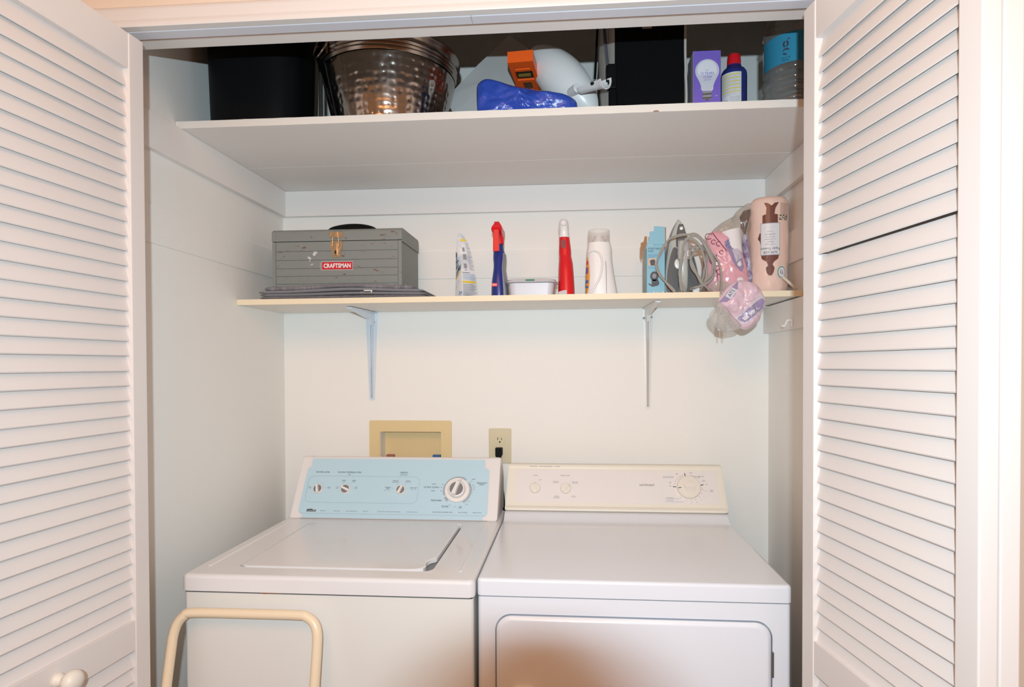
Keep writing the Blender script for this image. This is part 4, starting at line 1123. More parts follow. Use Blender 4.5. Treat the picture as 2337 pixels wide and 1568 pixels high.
pq(g, 'L', .02, .95, .27, .290, 0, .13); pq(g, 'L', .02, .95, .30, .335, 4, .15); pq(g, 'L', .02, .98, .345, .36, 3, .15); pq(g, 'L', .02, .7, .38, .39, 3, .08)
for u0, u1, t0, t1, s_ in ((.05, .30, .42, .445, .05), (.10, .22, .44, .56, 0), (.38, .48, .42, .54, 0), (.60, .70, .42, .50, 0), (.05, .6, .53, .545, .03), (.15, .28, .56, .68, 0), (.02, .14, .62, .70, 0), (.75, .85, .42, .47, 0)): pq(g, 'L', u0, u1, t0, t1, 3, s_)
pq(g, 'L', .02, .9, .0, .006, 3)
g.text('24', .013, None, 5, .0001, fn=lambda v: Vector(pface('L', min(.99, max(0, .80 + v.x/.03)), .085 + v.y/.212, .0012)))
po.part('print', g, [YEL, GREYM, mat('print_pale_blue', (.42, .52, .66), .5), INK, mat('print_silver', (.38, .42, .45), .3, .4), mat('print_bright_blue', (.04, .28, .60), .5)], pb)

# blue spray bottle with a red trigger head, seen edge-on
sb = Thing('spray_bottle', 'dark blue bottle with a red trigger head on the lower shelf, beside the clear tub', 'spray bottle', (-.011, .55, zs(0)))
def prof_loft(g, rows, cy_, n=40, p=2.6, mi=0):
    return g.loft([sell(x, cy_, z, a, b, p, n) for x, z, a, b in rows], mi)
rows = [(-.0110, 1.5975, .0235, .046), (-.0110, 1.6000, .0252, .049), (-.0110, 1.625, .0245, .050), (-.0118, 1.650, .0225, .049), (-.0118, 1.672, .0195, .046), (-.0120, 1.690, .0170, .041), (-.0118, 1.705, .0168, .037), (-.0118, 1.722, .0185, .034), (-.0120, 1.738, .0180, .030), (-.0130, 1.752, .0160, .024), (-.0135, 1.768, .0145, .018), (-.0135, 1.775, .0140, .016)]
prof_loft(g := G(), rows, .555)
bdy = sb.part('body', g, NAVY)
g = G()
for i in range(1):
    R2 = [(x + a*.70, z, a*.42, b) for x, z, a, b in rows[1:9]]
    prof_loft(g, R2, .562)
sb.part('side_panel', g, GREYBL, bdy, 'grey side panel')
rows = [(-.0135, 1.768, .0165, .0170), (-.0135, 1.775, .0172, .0175), (-.0135, 1.788, .0165, .0170), (-.0140, 1.793, .0135, .014), (-.0140, 1.797, .0125, .018)]
prof_loft(g := G(), rows, .552)
g.loft([rrect(-.0140-a, -.0140+b, .548-c_, .60, .003, z) for z, a, b, c_ in ((1.796, .0130, .0130, .03), (1.803, .0165, .0150, .042), (1.810, .0165, .0155, .046), (1.816, .0130, .0150, .048), (1.8225, .0085, .0110, .044), (1.8300, .0075, .0065, .038))])
hd = sb.part('trigger_head', g, RED, label='red trigger head')
g = G().loft([rrect(-.0140-.0105+k, -.0140+.0085-k, .496, .505, .002, z) for z, k in ((1.7380, .0), (1.760, .0), (1.785, .0005), (1.803, .001))])
sb.part('trigger', g, RED, hd)
g = G(); g.box(-.0290, -.0130, .5035, .5060, 1.6320, 1.6420, .0003, 0).text('NEW', .0062, front(-.0210, .5034, 1.6370), 1, .0001)
sb.part('label', g, [mat('red_orange_label', (.80, .04, .02), .4), WHITES], bdy)

# clear tub of wipes
ct = Thing('plastic_tub', 'low clear plastic tub with a white liner and clear lid on the lower shelf', 'tub', (.09, .55, zs(.09)))
g = G().loft([rrect(.0240-k, .1570+k, .510-k, .600+k, .020, z) for z, k in ((1.5975, -.003), (1.600, 0), (1.620, .0015), (1.642, .0035))])
ct.part('liner', g, TUBW)
g = G().loft([rrect(.0200-k, .1610+k, .506-k, .604+k, .024, z) for z, k in ((1.5972, -.003), (1.600, .0), (1.625, .003), (1.6440, .0060))], caps=(False, False))
ct.part('shell', g, CLEAR)
g = G().loft([rrect(.0140-k, .1670+k, .500-k, .610+k, .028, z) for z, k in ((1.6430, .0015), (1.6435, .003), (1.6455, .0030), (1.6465, .0), (1.6525, -.002), (1.6545, -.006), (1.6545, -.02))])
ct.part('lid', g, mat('lid_plastic', (.66, .66, .69), .12, alpha=.8, coat=.6))
ct.part('sticker', G().box(.0740, .1010, .4982, .5002, 1.6470, 1.6515, .0005), GREEN)

# red bottle
rb = Thing('spray_bottle', 'slim red bottle with a rounded white top on the lower shelf', 'bottle', (.195, .55, zs(.2)))
rows = [(.1970, 1.5985, .0245, .040), (.1970, 1.6010, .0260, .042), (.1965, 1.640, .0250, .041), (.1955, 1.680, .0235, .038), (.1950, 1.705, .0220, .033), (.1940, 1.722, .0195, .027), (.1935, 1.728, .0186, .025), (.1930, 1.734, .0192, .025), (.1925, 1.750, .0188, .023), (.1915, 1.775, .0166, .021), (.1910, 1.786, .0158, .020)]
prof_loft(g := G(), rows, .556, p=2.3); rbb = rb.part('body', g, RED)
rows = [(.1908, 1.7845, .0163, .0205), (.1905, 1.789, .0163, .0205), (.1900, 1.803, .0155, .021), (.1893, 1.815, .0158, .028), (.1890, 1.824, .0155, .031), (.1888, 1.832, .0140, .029), (.1888, 1.838, .0105, .022), (.1888, 1.8405, .005, .012)]
prof_loft(g := G(), rows, .552, p=2.2); rb.part('top', g, WHITEP, label='rounded white top')
g = G().loft([sell(.1888, .5245, 1.8255, .009, .006, 2, 20), sell(.1888, .522, 1.8265, .0065, .005, 2, 20)])
g = G().lathe([(.0085, 0), (.0080, .003), (.005, .0055), (.0001, .0065)], 20, front(.1888, .5225, 1.8240)); rb.part('nozzle', g, WHITEP)
g = G(); g.poly([(.1730, 1.6005), (.1985, 1.6005), (.1985, 1.6190), (.1900, 1.6190), (.1730, 1.6140)], .0006, 0, front(0, .5130, 0))
rb.part('label', g, mat('silver_label', (.52, .46, .46), .4), rbb)
g = G().loft([[(p[0], y, p[1]) for p in sell(.1880, 1.763, 0, .0075, .014, 3, 20)] for y in (.5325, .5345)]); rb.part('recess', g, mat('dark_red', (.20, .01, .015), .4), rbb)

# white detergent jug with clear cap
dj = Thing('detergent_bottle', 'white detergent bottle with a clear measuring cap on the lower shelf', 'bottle', (.3, .555, zs(.3)))
rows = [(.3055, 1.5990, .0485, .032), (.3055, 1.6015, .0500, .034), (.3045, 1.625, .0475, .034), (.3020, 1.650, .0455, .034), (.3000, 1.680, .0425, .034), (.2990, 1.705, .0400, .033), (.2985, 1.725, .0390, .032), (.2985, 1.740, .0390, .031), (.2985, 1.753, .0375, .030), (.2980, 1.762, .0355, .029), (.2975, 1.7670, .0345, .029)]
djr = rows
prof_loft(g := G(), rows, .560, p=2.7); djb = dj.part('body', g, WHITEP)
# the moulded grip: a raised arch curving down the front
arc = crv([(.2650, .529, 1.7370), (.2800, .526, 1.7400), (.2960, .5245, 1.7320), (.3040, .524, 1.7130), (.3050, .5235, 1.6900), (.2990, .523, 1.6600), (.2870, .5235, 1.6350), (.2720, .526, 1.6130), (.2640, .530, 1.603)], 6)
g = G().tube(arc, .0030, 10, flat=1.0); dj.part('grip', g, WHITEP, djb)
g = G().tube(crv([(.3165, .528, 1.7070), (.3175, .5262, 1.680), (.3180, .526, 1.640), (.3185, .5265, 1.605)], 5), .0009, 6); dj.part('level_strip', g, GREYM, djb)
g = G()
def djs(q, z, off):
    for r0, r1 in zip(djr, djr[1:]):
        if r0[1] <= z <= r1[1]:
            t = (z-r0[1])/(r1[1]-r0[1]); c_, A_, B_ = (r0[i] + (r1[i]-r0[i])*t for i in (0, 2, 3)); break
    u = pi + q; e = 2/2.7
    return (c_ + (A_+off)*math.copysign(abs(math.cos(u))**e, math.cos(u)), .560 + (B_+off)*math.copysign(abs(math.sin(u))**e, math.sin(u)), z)
def djpatch(q0, q1, z0_, z1_, mi, off):
    N_, K_ = 10, 12; vs = []
    for i in range(N_+1):
        z = z0_ + (z1_-z0_)*i/N_; e_ = 1 if z1_-z0_ < .03 else math.sin(pi*min(1, max(0, (i+.6)/(N_+1.2))))**.4
        vs += [djs(q0 + (q1-q0)*e_*k/K_, z, off) for k in range(K_+1)]
    g.add(vs, [[i*(K_+1)+k, i*(K_+1)+k+1, (i+1)*(K_+1)+k+1, (i+1)*(K_+1)+k] for i in range(N_) for k in range(K_)], mi)
djpatch(.02, .86, 1.606, 1.722, 0, .0007); djpatch(.04, .60, 1.700, 1.710, 1, .0012); djpatch(.04, .66, 1.672, 1.690, 2, .0012); djpatch(.04, .72, 1.642, 1.652, 3, .0012); djpatch(.04, .70, 1.628, 1.634, 3, .0012)
dj.part('label', g, [ORAN, RED, mat('label_violet', (.25, .12, .45), .5), INKB], djb, 'orange label at the left edge')
g = G().lathe([(.0345, .0), (.0350, .003), (.0340, .038), (.0330, .0405), (.0290, .0405), (.0290, .038), (.0320, .036), (.0330, .004)], 48, T(.2972, .560, 1.7660), 0, (False, False))
cp = dj.part('cap', g, CLEARB, label='clear measuring cap')
g = G().lathe([(.0215, 0), (.0215, .012), (.0150, .0125), (.0150, .022), (.0001, .022)], 32, T(.2972, .560, 1.7665)); dj.part('spout', g, mat('spout_white', (.72, .71, .68), .4), cp)

# opened blue carton
fb = Thing('fan_box', 'opened light blue carton for a portable fan on the lower shelf, left of the iron', 'carton', (.46, .55, zs(.46)))
bz0, bz1 = zs(.46)+.0003, 1.7545
bx0, bx1, by0, by1 = .4370, .4930, .520, .600
g = G()
t_ = .0010
g.box(bx0, bx1, by0, by0+t_, bz0, bz1-.002).box(bx0, bx1, by0, by1, bz0, bz0+t_).box(bx1-t_, bx1, by0, by1, bz0, bz1).box(bx0, bx1, by1-t_, by1, bz0, bz1)
fbb = fb.part('carton', g, SKYC)
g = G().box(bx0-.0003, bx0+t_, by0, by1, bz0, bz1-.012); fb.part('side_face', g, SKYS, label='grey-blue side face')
g = G().poly([(bx0, bz1-.003), (bx1, bz1-.003), (bx1-.0005, 1.8060), (.4600, 1.8085), (.4595, 1.7935), (.4470, 1.7920), (.4450, 1.7680), (.4400, 1.7580)], .0010, 0, front(0, by0+.0010, 0)); fb.part('flap', g, SKYC)
g = G().poly([(.4255, 1.7150), (.4200, 1.7330), (.4210, 1.7660), (.4300, 1.7700), (.4325, 1.7860), (.4400, 1.7860), (.4400, 1.7560), (.4330, 1.7480), (.4280, 1.7400)], .0012, 0, front(.004, .560, 0)); fb.part('flap', g, CARD, label='bare brown inside of a flap')
g = G().box(bx1-.0002, bx1+.003, by0, by0+.02, bz1, 1.8040, .0003); fb.part('flap', g, CARD)
g = G(); FB = front(0, by0-.0002, 0)
g.text('PORTABLE\nFAN', .0085, FB @ T(.4425, 1.7365, 0), 0, .0001, 'LEFT'); g.text('breeze', .0050, FB @ T(.4425, 1.7520, 0), 1, .0001, 'LEFT')
for k in range(4): g.box(.4425, .4425+(.034, .030, .032, .02)[k], 1.7230-.0028*k, 1.7237-.0028*k, 0, .0002, 0, 2, FB)
g.box(.4430, .4650, 1.6900, 1.7120, 0, .0002, 0, 3, FB)
g.poly([(.4500, 1.6905), (.4490, 1.6980), (.4470, 1.7040), (.4530, 1.7080), (.4600, 1.7085), (.4640, 1.7040), (.4625, 1.6970), (.4630, 1.6905)], .0004, 4, FB)
for k in range(2): g.box(.4430, .4630, 1.6850-.003*k, 1.6856-.003*k, 0, .0002, 0, 2, FB)
g.poly([(.4610 + .0125*math.cos(t), 1.6580 + .0145*math.sin(t)) for t in [2*pi*k/24 for k in range(24)]], .0004, 4, FB)
g.poly([(.4610 + .0060*math.cos(t), 1.6590 + .0070*math.sin(t)) for t in [2*pi*k/24 for k in range(24)]], .0006, 5, FB)
g.poly([(.4530, 1.6480), (.4530, 1.6330), (.4440, 1.6370), (.4430, 1.6345), (.4550, 1.6260), (.4720, 1.6300), (.4760, 1.6360), (.4720, 1.6480)], .0004, 4, FB)
for k in range(9): g.box(.4500+.0045*k, .4515+.0045*k, 1.6015, 1.6090+.002*(k % 3), 0, .0002, 0, (6, 7)[k % 2], FB)
fb.part('print', g, [INK, WHITES, INKB, PHOTOB, mat('print_charcoal', (.08, .08, .09), .5), GREYM, WHITES, PINK], fbb)

# iron standing on its heel
ir = Thing('clothes_iron', 'grey steam iron standing on its heel with its cord looped round it', 'iron', (.548, .6, zs(.55)))
ib = zs(.55)+.0005; ih = 1.8395 - ib
def iw(t):   # half width of the body at height t
    return .0545*(1 - max(0, (t-.12)/.88)**1.75)**.78 if t > .12 else .0520 + .0025*t/.12
icx = lambda t: .5500 - .008*t
def islice(t, k, y0, y1, p=2.3, n=36):
    a = max(.0015, iw(t)*k); return [(icx(t) + a*(math.copysign(abs(math.cos(u))**(2/p), math.cos(u))), y0 + (y1-y0)*(.5+.5*math.copysign(abs(math.sin(u))**(2/p), math.sin(u))), ib + ih*t) for u in [2*pi*j/n for j in range(n)]]
TT = [0, .01, .04, .1, .2, .3, .4, .5, .6, .7, .78, .85, .90, .94, .97, .99, 1]
g = G().loft([islice(t, 1.0, .612, .632) for t in TT]); ir.part('soleplate', g, IRONS)
g = G().loft([islice(t, .985, .575, .615) for t in TT]); ir.part('skirt', g, mat('iron_skirt', (.22, .21, .19), .35))
g = G().loft([islice(t*.985, .93, .548 + .02*t, .58, 2.1) for t in TT]); ir.part('housing', g, IRONL)
# darker scooped sides of the handle opening
for sg in (-1, 1):
    g = G()
    P = [(sg*.006, .05), (sg*.049, .04), (sg*.0490, .18), (sg*.0445, .35), (sg*.0360, .50), (sg*.0270, .600), (sg*.0190, .620), (sg*.0120, .590), (sg*.0070, .48)]
    P = crv([(icx(q)+x, 0, ib+ih*q) for x, q in P], 4, True)
    g.loft([[(p.x, .5465, p.z) for p in P], [(p.x, .5440, p.z) for p in P], [(.55 + (p.x-.55)*.93, .5432, 1.68 + (p.z-1.68)*.95) for p in P]])
    ir.part('side_shell', g, IRONG)
    ir.part('side_shell_trim', G().tube([(p.x, .5450, p.z) for p in P], .0014, 8, closed=True), mat('iron_trim_pale', (.66, .68, .64), .3) if sg < 0 else bpy.data.materials['iron_trim_pale'])
g = G()
H = [(0, .5450, .011, .03), (.10, .5150, .0125, .022), (.25, .5040, .0125, .020), (.42, .5000, .0125, .020), (.55, .5030, .0125, .022), (.66, .515, .0120, .03), (.72, .540, .010, .02)]
g.loft([sell(icx(t)-.001, y + d/2, ib+ih*t, wd, d/2, 2.6, 24) for t, y, wd, d in H])
hn = ir.part('handle', g, IRONL)
g = G().loft([sell(icx(t)+.001, .512 - .004*math.sin(t*9), ib+ih*t, wd, .016, 2.6, 24) for t, wd in ((.435, .0165), (.45, .0185), (.52, .0190), (.60, .0170), (.66, .0150))]); ir.part('water_tank', g, IRONC, hn)
g = G().loft([[(icx(t)+a, y, ib+ih*t) for a, y in ((-wd, .5380), (wd, .5380), (wd*.8, .5330), (-wd*.8, .5330))] for t, wd in ((.62, .0150), (.68, .0160), (.78, .0140), (.85, .0110), (.90, .0070))]); ir.part('nose_panel', g, IRONG)
g = G().lathe([(.0055, 0), (.0050, .003), (.0001, .0042)], 20, front(icx(.86), .5335, ib+ih*.845)); ir.part('spray_nozzle', g, WHITEP)
g = G().box(.5535, .5600, .4940, .500, ib+ih*.46, ib+ih*.535, .0025); ir.part('steam_button', g, WHITEP, hn)
g = G().lathe([(.0165, 0), (.0165, .004), (.0140, .0055), (.0001, .0055)], 32, front(.5370, .5430, ib+ih*.405) @ Matrix.Diagonal((.8, 1, 1, 1))); ir.part('dial', g, WHITEP, label='white dial')
g = G().box(.528, .604, .555, .60, ib, ib+.008, .002); ir.part('heel_rest', g, WHITEP)
ir.part('cord_button', G().lathe([(.011, 0), (.011, .006), (.009, .008), (.0001, .008)], 20, front(.5800, .5000, ib+.0110)), WHITEP)

# iron cord
CC = []
CC.append([(0.6377, 0.440, 1.5921), (0.6430, 0.452, 1.6236), (0.6441, 0.462, 1.6539), (0.6422, 0.470, 1.6792), (0.6358, 0.480, 1.7014), (0.6195, 0.486, 1.7219)])
loopA = [(0.5146, 0.470, 1.6009), (0.4940, 0.476, 1.6262), (0.4746, 0.482, 1.6556), (0.4650, 0.486, 1.6821), (0.4679, 0.488, 1.7082), (0.4806, 0.488, 1.7376), (0.5010, 0.488, 1.7617), (0.5286, 0.486, 1.7698), (0.5498, 0.484, 1.7728), (0.5721, 0.482, 1.7758), (0.5881, 0.480, 1.7648), (0.6031, 0.480, 1.7428), (0.6157, 0.480, 1.7209), (0.6287, 0.482, 1.6967), (0.6312, 0.482, 1.6737), (0.6233, 0.480, 1.6479), (0.6028, 0.478, 1.6301), (0.5798, 0.476, 1.6186), (0.5629, 0.500, 1.6128)]
loopB = [(0.5338, 0.472, 1.6021), (0.5288, 0.480, 1.6391), (0.5321, 0.484, 1.6717), (0.5387, 0.486, 1.7041), (0.5400, 0.486, 1.7426), (0.5485, 0.484, 1.7613), (0.5713, 0.478, 1.7686), (0.5919, 0.474, 1.7495), (0.6123, 0.476, 1.7113), (0.6236, 0.476, 1.6805), (0.6169, 0.474, 1.6497), (0.5965, 0.472, 1.6319)]
loopC = [(0.6195, 0.486, 1.7219), (0.5930, 0.492, 1.7427), (0.5681, 0.494, 1.7359), (0.5614, 0.492, 1.7150), (0.5648, 0.490, 1.6889), (0.5780, 0.486, 1.6572), (0.5936, 0.482, 1.6333), (0.6103, 0.478, 1.6121), (0.6235, 0.492, 1.6033)]
loopD = [(0.5913, 0.496, 1.7358), (0.6086, 0.494, 1.7248), (0.6070, 0.492, 1.6911), (0.6028, 0.490, 1.6574), (0.5927, 0.490, 1.6344), (0.5847, 0.488, 1.6522), (0.5695, 0.488, 1.6756), (0.5636, 0.490, 1.6966), (0.5719, 0.494, 1.7255), (0.5913, 0.496, 1.7358)]
loopE = [(0.5429, 0.474, 1.6023), (0.5348, 0.478, 1.6259), (0.5292, 0.482, 1.6548), (0.5366, 0.488, 1.6916), (0.5420, 0.490, 1.7240)]
loopF = [(0.5588, 0.478, 1.7599), (0.5801, 0.478, 1.7454), (0.5981, 0.480, 1.7148), (0.6061, 0.482, 1.6818), (0.6045, 0.480, 1.6457), (0.5932, 0.480, 1.6254), (0.5897, 0.500, 1.6047)]
g = G()
for i, Lp in enumerate((CC[0], loopA, loopB, loopC, loopD, loopE, loopF)):
    pts = crv(Lp, 7)
    g.tube(pts, .0030, 8, flat=.75 if i else 1)
    if i: g.tube([p + Vector((.0036*math.sin(k*.25), -.0015, .0036*math.cos(k*.25))) for k, p in enumerate(pts)], .0026, 8)
cd = ir.part('cord', g, CORD)
# its plug hangs inside the clear end of the bag
px_ = (0.6354, 0.425, 1.5681)
g = G().tube(crv([((0.6377, 0.440, 1.5921)), (0.6359, 0.432, 1.5688), (0.6352, 0.424, 1.5370)], 5), .0032, 8)
g.loft([rrect(.632-a, .632+b, .412, .426, .003, z) for z, a, b in ((1.530, .004, .006), (1.520, .007, .012), (1.495, .009, .016), (1.488, .008, .015))])
pl = ir.part('plug', g, mat('plug_translucent_grey', (.60, .57, .52), .2, alpha=.8))
g = G().box(.6300, .6312, .4165, .4225, 1.470, 1.4885).box(.6440, .6452, .4165, .4225, 1.470, 1.4885); ir.part('plug_blade', g, CHROME, pl)

# paper towel roll in printed wrapper
rl = Thing('paper_towel_roll', 'peach paper towel roll in a printed wrapper standing upside down on the lower shelf', 'paper towel roll', (.803, .555, zs(.8)))
rx, ry, rr0 = .8075, .560, .0570
rz0, rz1 = zs(.8)+.0005, 1.888
g = G()
rings = []
for i in range(33):
    q = i/32; z = rz0 + (rz1-rz0)*q
    e = min(q, 1-q)*32
    k = (.82, .93, .985)[int(e)] if e < 3 else 1
    ring = []
    for j in range(64):
        a = 2*pi*j/64
        wv_ = .0016*noise.noise(Vector((math.cos(a)*3, math.sin(a)*3, z*40))) + (.0022*noise.noise(Vector((math.cos(a)*5, math.sin(a)*5, z*120))) if q < .22 or q > .93 else 0)
        r = rr0*k + wv_
        lean = -.003*(1-q)
        ring.append((rx + lean + r*math.cos(a), ry + r*math.sin(a), z))
    rings.append(ring)
g.loft(rings); rlb = rl.part('wrapper', g, PEACH, smooth=60)
fr_ = lambda v: cyl(rx, ry, rr0+.0018, (rz0+rz1)/2, -pi/2 - .22)(v)
def wpoly(g, pts, mi, off=0, cut=3):
    bm = bmesh.new(); bm.faces.new([bm.verts.new((x, y, 0)) for x, y in pts]); bmesh.ops.triangulate(bm, faces=bm.faces)
    for _ in range(cut): bmesh.ops.subdivide_edges(bm, edges=bm.edges, cuts=1, use_grid_fill=True)
    bm.verts.index_update()
    g.add([fr_(Vector((v.co.x, v.co.y, off))) for v in bm.verts], [[v.index for v in f.verts] for f in bm.faces], mi); bm.free()
g = G()
# a plain brown urn-like printed ornament (upside down) behind a text panel
wpoly(g, [(-.004, .062), (-.016, .066), (-.006, .083), (-.010, .108), (-.017, .123), (-.006, .120), (.004, .113), (.012, .120), (.026, .122), (.017, .106), (.010, .096), (.010, .084), (.018, .085), (.018, .060), (-.022, .060), (-.022, .085), (-.012, .086)][3:][::1] and [(-.022, .060), (-.022, .085), (-.012, .088), (-.011, .107), (-.017, .122), (-.006, .120), (.003, .112), (.012, .120), (.024, .122), (.014, .105), (.011, .088), (.021, .086), (.021, .060)], 0)
wpoly(g, [(-.026, -.030), (-.024, -.042), (-.010, -.052), (-.006, -.062), (-.012, -.070), (-.010, -.083), (-.004, -.092), (.004, -.092), (.009, -.083), (.012, -.070), (.006, -.060), (.010, -.052), (.022, -.043), (.025, -.030)], 0)
wpoly(g, [(-.030, .010), (-.036, .018), (-.030, .034), (-.026, .034), (-.026, -.006)], 0)
wpoly(g, [(-.0270, -.0330), (.0270, -.0330), (.0270, .0620), (-.0270, .0620)], 1, .0006)
wpoly(g, [(-.0255, -.0312), (.0255, -.0312), (.0255, .0602), (-.0255, .0602)], 2, .0009)
def rt(s, x, y, sz, mi=3, sx=1): g.text(s, sz, None, mi, .0001, sx=sx, fn=lambda v: fr_(Vector((x - v.x, y - v.y, .0013))))
rt('SLIM SIZE', 0, -.0240, .0095); rt('Paper Towels', .0000, -.0135, .0100, sx=.95); rt('1 roll   2 ply', 0, -.0010, .0055, 4); rt('90 sheets', 0, .0065, .0048, 4); rt('11 x 5.9 inches', 0, .0135, .0048, 4); rt('27.9 x 15 cm', 0, .0205, .0048, 4); rt('total 40 sq ft', 0, .0280, .0055, 4); rt('3.7 sq m', 0, .0360, .0050, 4)
rt('- - - - - - - - - - - - - - - -', 0, .0490, .0034, 4); rt('. . . . . . . . . . . . . . . . . .', 0, .0540, .0034, 4)
ov = lambda cx_, cy_, a, b: [(cx_ + a*math.cos(t), cy_ + b*math.sin(t)) for t in [2*pi*k/24 for k in range(24)]]
wpoly(g, ov(.0330, -.0830, .0150, .0195), 2, .0004); wpoly(g, ov(.0330, -.0830, .0132, .0175), 5, .0007); wpoly(g, ov(.0330, -.0830, .0112, .0150), 2, .0010)
g.text('TJ', .0140, None, 0, .0002, fn=lambda v: fr_(Vector((.0330 - v.x, -.0820 - v.y, .0014))))
for k in range(7): wpoly(g, [(.0290+.0042*k, .0850), (.0308+.0042*k, .0850), (.0312+.0042*k, .1210), (.0294+.0042*k, .1210)], 6, .0003, 2)
for k in range(16):
    a = k*1.7; wpoly(g, ov(.0400 + .013*math.cos(a), .0780 + .0065*math.sin(a*1.3), .0026, .0018), 7 if k % 2 else 3, .0005, 1)
rl.part('print', g, [BROWNP, GREYM, mat('label_paper', (.74, .74, .76), .4, coat=.4), INK, GREYM, GREEN, TAUPE, mat('print_moss', (.16, .20, .10), .5)], rlb, recalc=False)
# gathered hazy film at the top left of the wrapper
pfu = Puff([(0.7058, 0.500, 1.8475), (0.6958, 0.500, 1.8195), (0.7059, 0.500, 1.7679), (0.7273, 0.500, 1.7418), (0.7411, 0.500, 1.7608), (0.7485, 0.500, 1.8183), (0.7647, 0.500, 1.8666), (0.7484, 0.500, 1.8798), (0.7259, 0.500, 1.8675)], .560, .028, .02, .008, 40, 9, n=80)
fl = rl.part('film_end', pfu.mesh(G()), FILMG, smooth=80); weld(fl)
g = G(); pfu.decal(g, [(0.7184, 0.500, 1.7997), (0.7146, 0.500, 1.8319), (0.7259, 0.500, 1.8509), (0.7484, 0.500, 1.8567), (0.7385, 0.500, 1.8185), (0.7310, 0.500, 1.7738)], 0); rl.part('film_print', g, mat('print_dark_taupe', (.16, .11, .09), .3, coat=.6), fl, recalc=False)
# second roll half hidden at the wall
r2 = G().lathe([(.030, 0), (.040, .004), (.0405, .10), (.0405, .165), (.038, .172), (.010, .174)], 40, T(.8270, .668, zs(.82)+.061))
sr = Thing('paper_towel_roll', 'plain peach roll on a dark jar behind the printed towel roll', 'paper roll', (.826, .66, zs(.82)))
sr.part('roll', r2, PEACH)
jr_ = Thing('brown_jar', 'dark brown jar in the far right corner of the lower shelf', 'jar', (.826, .65, zs(.82)))
jr_.part('body', G().lathe([(.038, 0), (.0395, .003), (.0395, .048), (.036, .053)], 40, T(.8270, .668, zs(.82)+.0004)), mat('brown_glass', (.10, .06, .03), .15, coat=.6))
jr_.part('lid', G().lathe([(.037, .052), (.037, .0590), (.0001, .0595)], 40, T(.8270, .668, zs(.82)+.0004)), mat('jar_lid_slate', (.06, .07, .08), .4))
st = G().tube([(.8290, .500, 1.648), (.8600, .4760, 1.6085)], [.0045, .0040], 10)
sk = st.obj('wooden_stick', mat('pale_wood', (.70, .62, .50), .6)); tag(sk, 'pale round stick at the right end of the lower shelf, beside the towel roll', 'stick')

# pink printed film bag with white paper rolls; its end hangs over the shelf edge
bg = Thing('plastic_bag', 'pink and clear printed plastic bag of paper rolls drooping over the lower shelf', 'plastic bag', (.68, .53, zs(.68)))
pA = Puff([(0.6120, 0.510, 1.7459), (0.6197, 0.510, 1.7781), (0.6400, 0.510, 1.7920), (0.6781, 0.510, 1.7834), (0.7111, 0.510, 1.7492), (0.7314, 0.510, 1.6920), (0.7391, 0.510, 1.6401), (.722, .51, zs(.7)+.012), (.715, .51, zs(.7)+.001), (.66, .51, zs(.7)+.001), (.622, .51, zs(.7)+.001), (0.6095, 0.510, 1.6680)], .535, .040, .045, .010, 24, 11, n=110, rings=18, pw=.42)
o = bg.part('film', pA.mesh(G()), [PINK], smooth=80, label='pink film with wine and lilac print'); weld(o)
g = G()
pA.decal(g, [(0.6629, 0.510, 1.7449), (0.6731, 0.510, 1.7602), (0.6934, 0.510, 1.7547), (0.7111, 0.510, 1.7181), (0.7213, 0.510, 1.6792), (0.7112, 0.510, 1.6638), (0.6858, 0.510, 1.6927)], 0)
pA.decal(g, [(0.6833, 0.510, 1.7290), (0.7010, 0.510, 1.7416), (0.7137, 0.510, 1.7078), (0.6960, 0.510, 1.6925)], 1, .0016)
for i, s_ in enumerate(('SHEET', 'COUNT', 'PLIS')): pA.text(g, s_, .0078, .672 + .003*i, 1.757 - .0095*i, .55, 4)
pA.decal(g, [(0.6249, 0.510, 1.6288), (0.6478, 0.510, 1.6415), (0.6834, 0.510, 1.6306), (0.7113, 0.510, 1.6121), (0.6478, 0.510, 1.6103), (0.6249, 0.510, 1.6106)], 2, .001)
for cx_, cz_, r in ((.622, 1.775, .010), (.632, 1.755, .007), (.645, 1.748, .007), (.628, 1.700, .009), (.640, 1.690, .007), (.646, 1.665, .008), (.652, 1.722, .006)):
    g.tube([Vector((cx_ + r*math.cos(t)*.8, pA.surf(cx_ + r*math.cos(t)*.8, cz_ + r*math.sin(t), .001), cz_ + r*math.sin(t))) for t in [.3 + 1.6*pi*k/14 for k in range(15)]], .0011, 5, 3)
for P in ([(.632, 1.785), (.640, 1.768), (.650, 1.752), (.660, 1.735), (.668, 1.725)], [(.640, 1.716), (.634, 1.690), (.640, 1.660), (.643, 1.640)]):
    g.tube([Vector((p.x, pA.surf(p.x, p.z, .001), p.z)) for p in crv([(a, 0, b) for a, b in P], 5)], .0014, 5, 3)
bg.part('film_print', g, [LILAC, mat('print_pale_lilac', (.62, .58, .66), .4, coat=.4), FILMG, WINE, INKB], o, recalc=False)
# hazy crumpled upper film
pB = Puff([(0.6369, 0.530, 1.7912), (0.6651, 0.530, 1.8207), (0.6933, 0.530, 1.8370), (0.7163, 0.530, 1.8456), (0.7355, 0.530, 1.8191), (0.7521, 0.530, 1.7862), (0.7496, 0.530, 1.7471), (0.7164, 0.530, 1.7477), (0.6652, 0.530, 1.7683)], .57, .030, .03, .012, 30, 5, n=90)
o = bg.part('film_top', pB.mesh(G()), FILMG, smooth=80); weld(o)
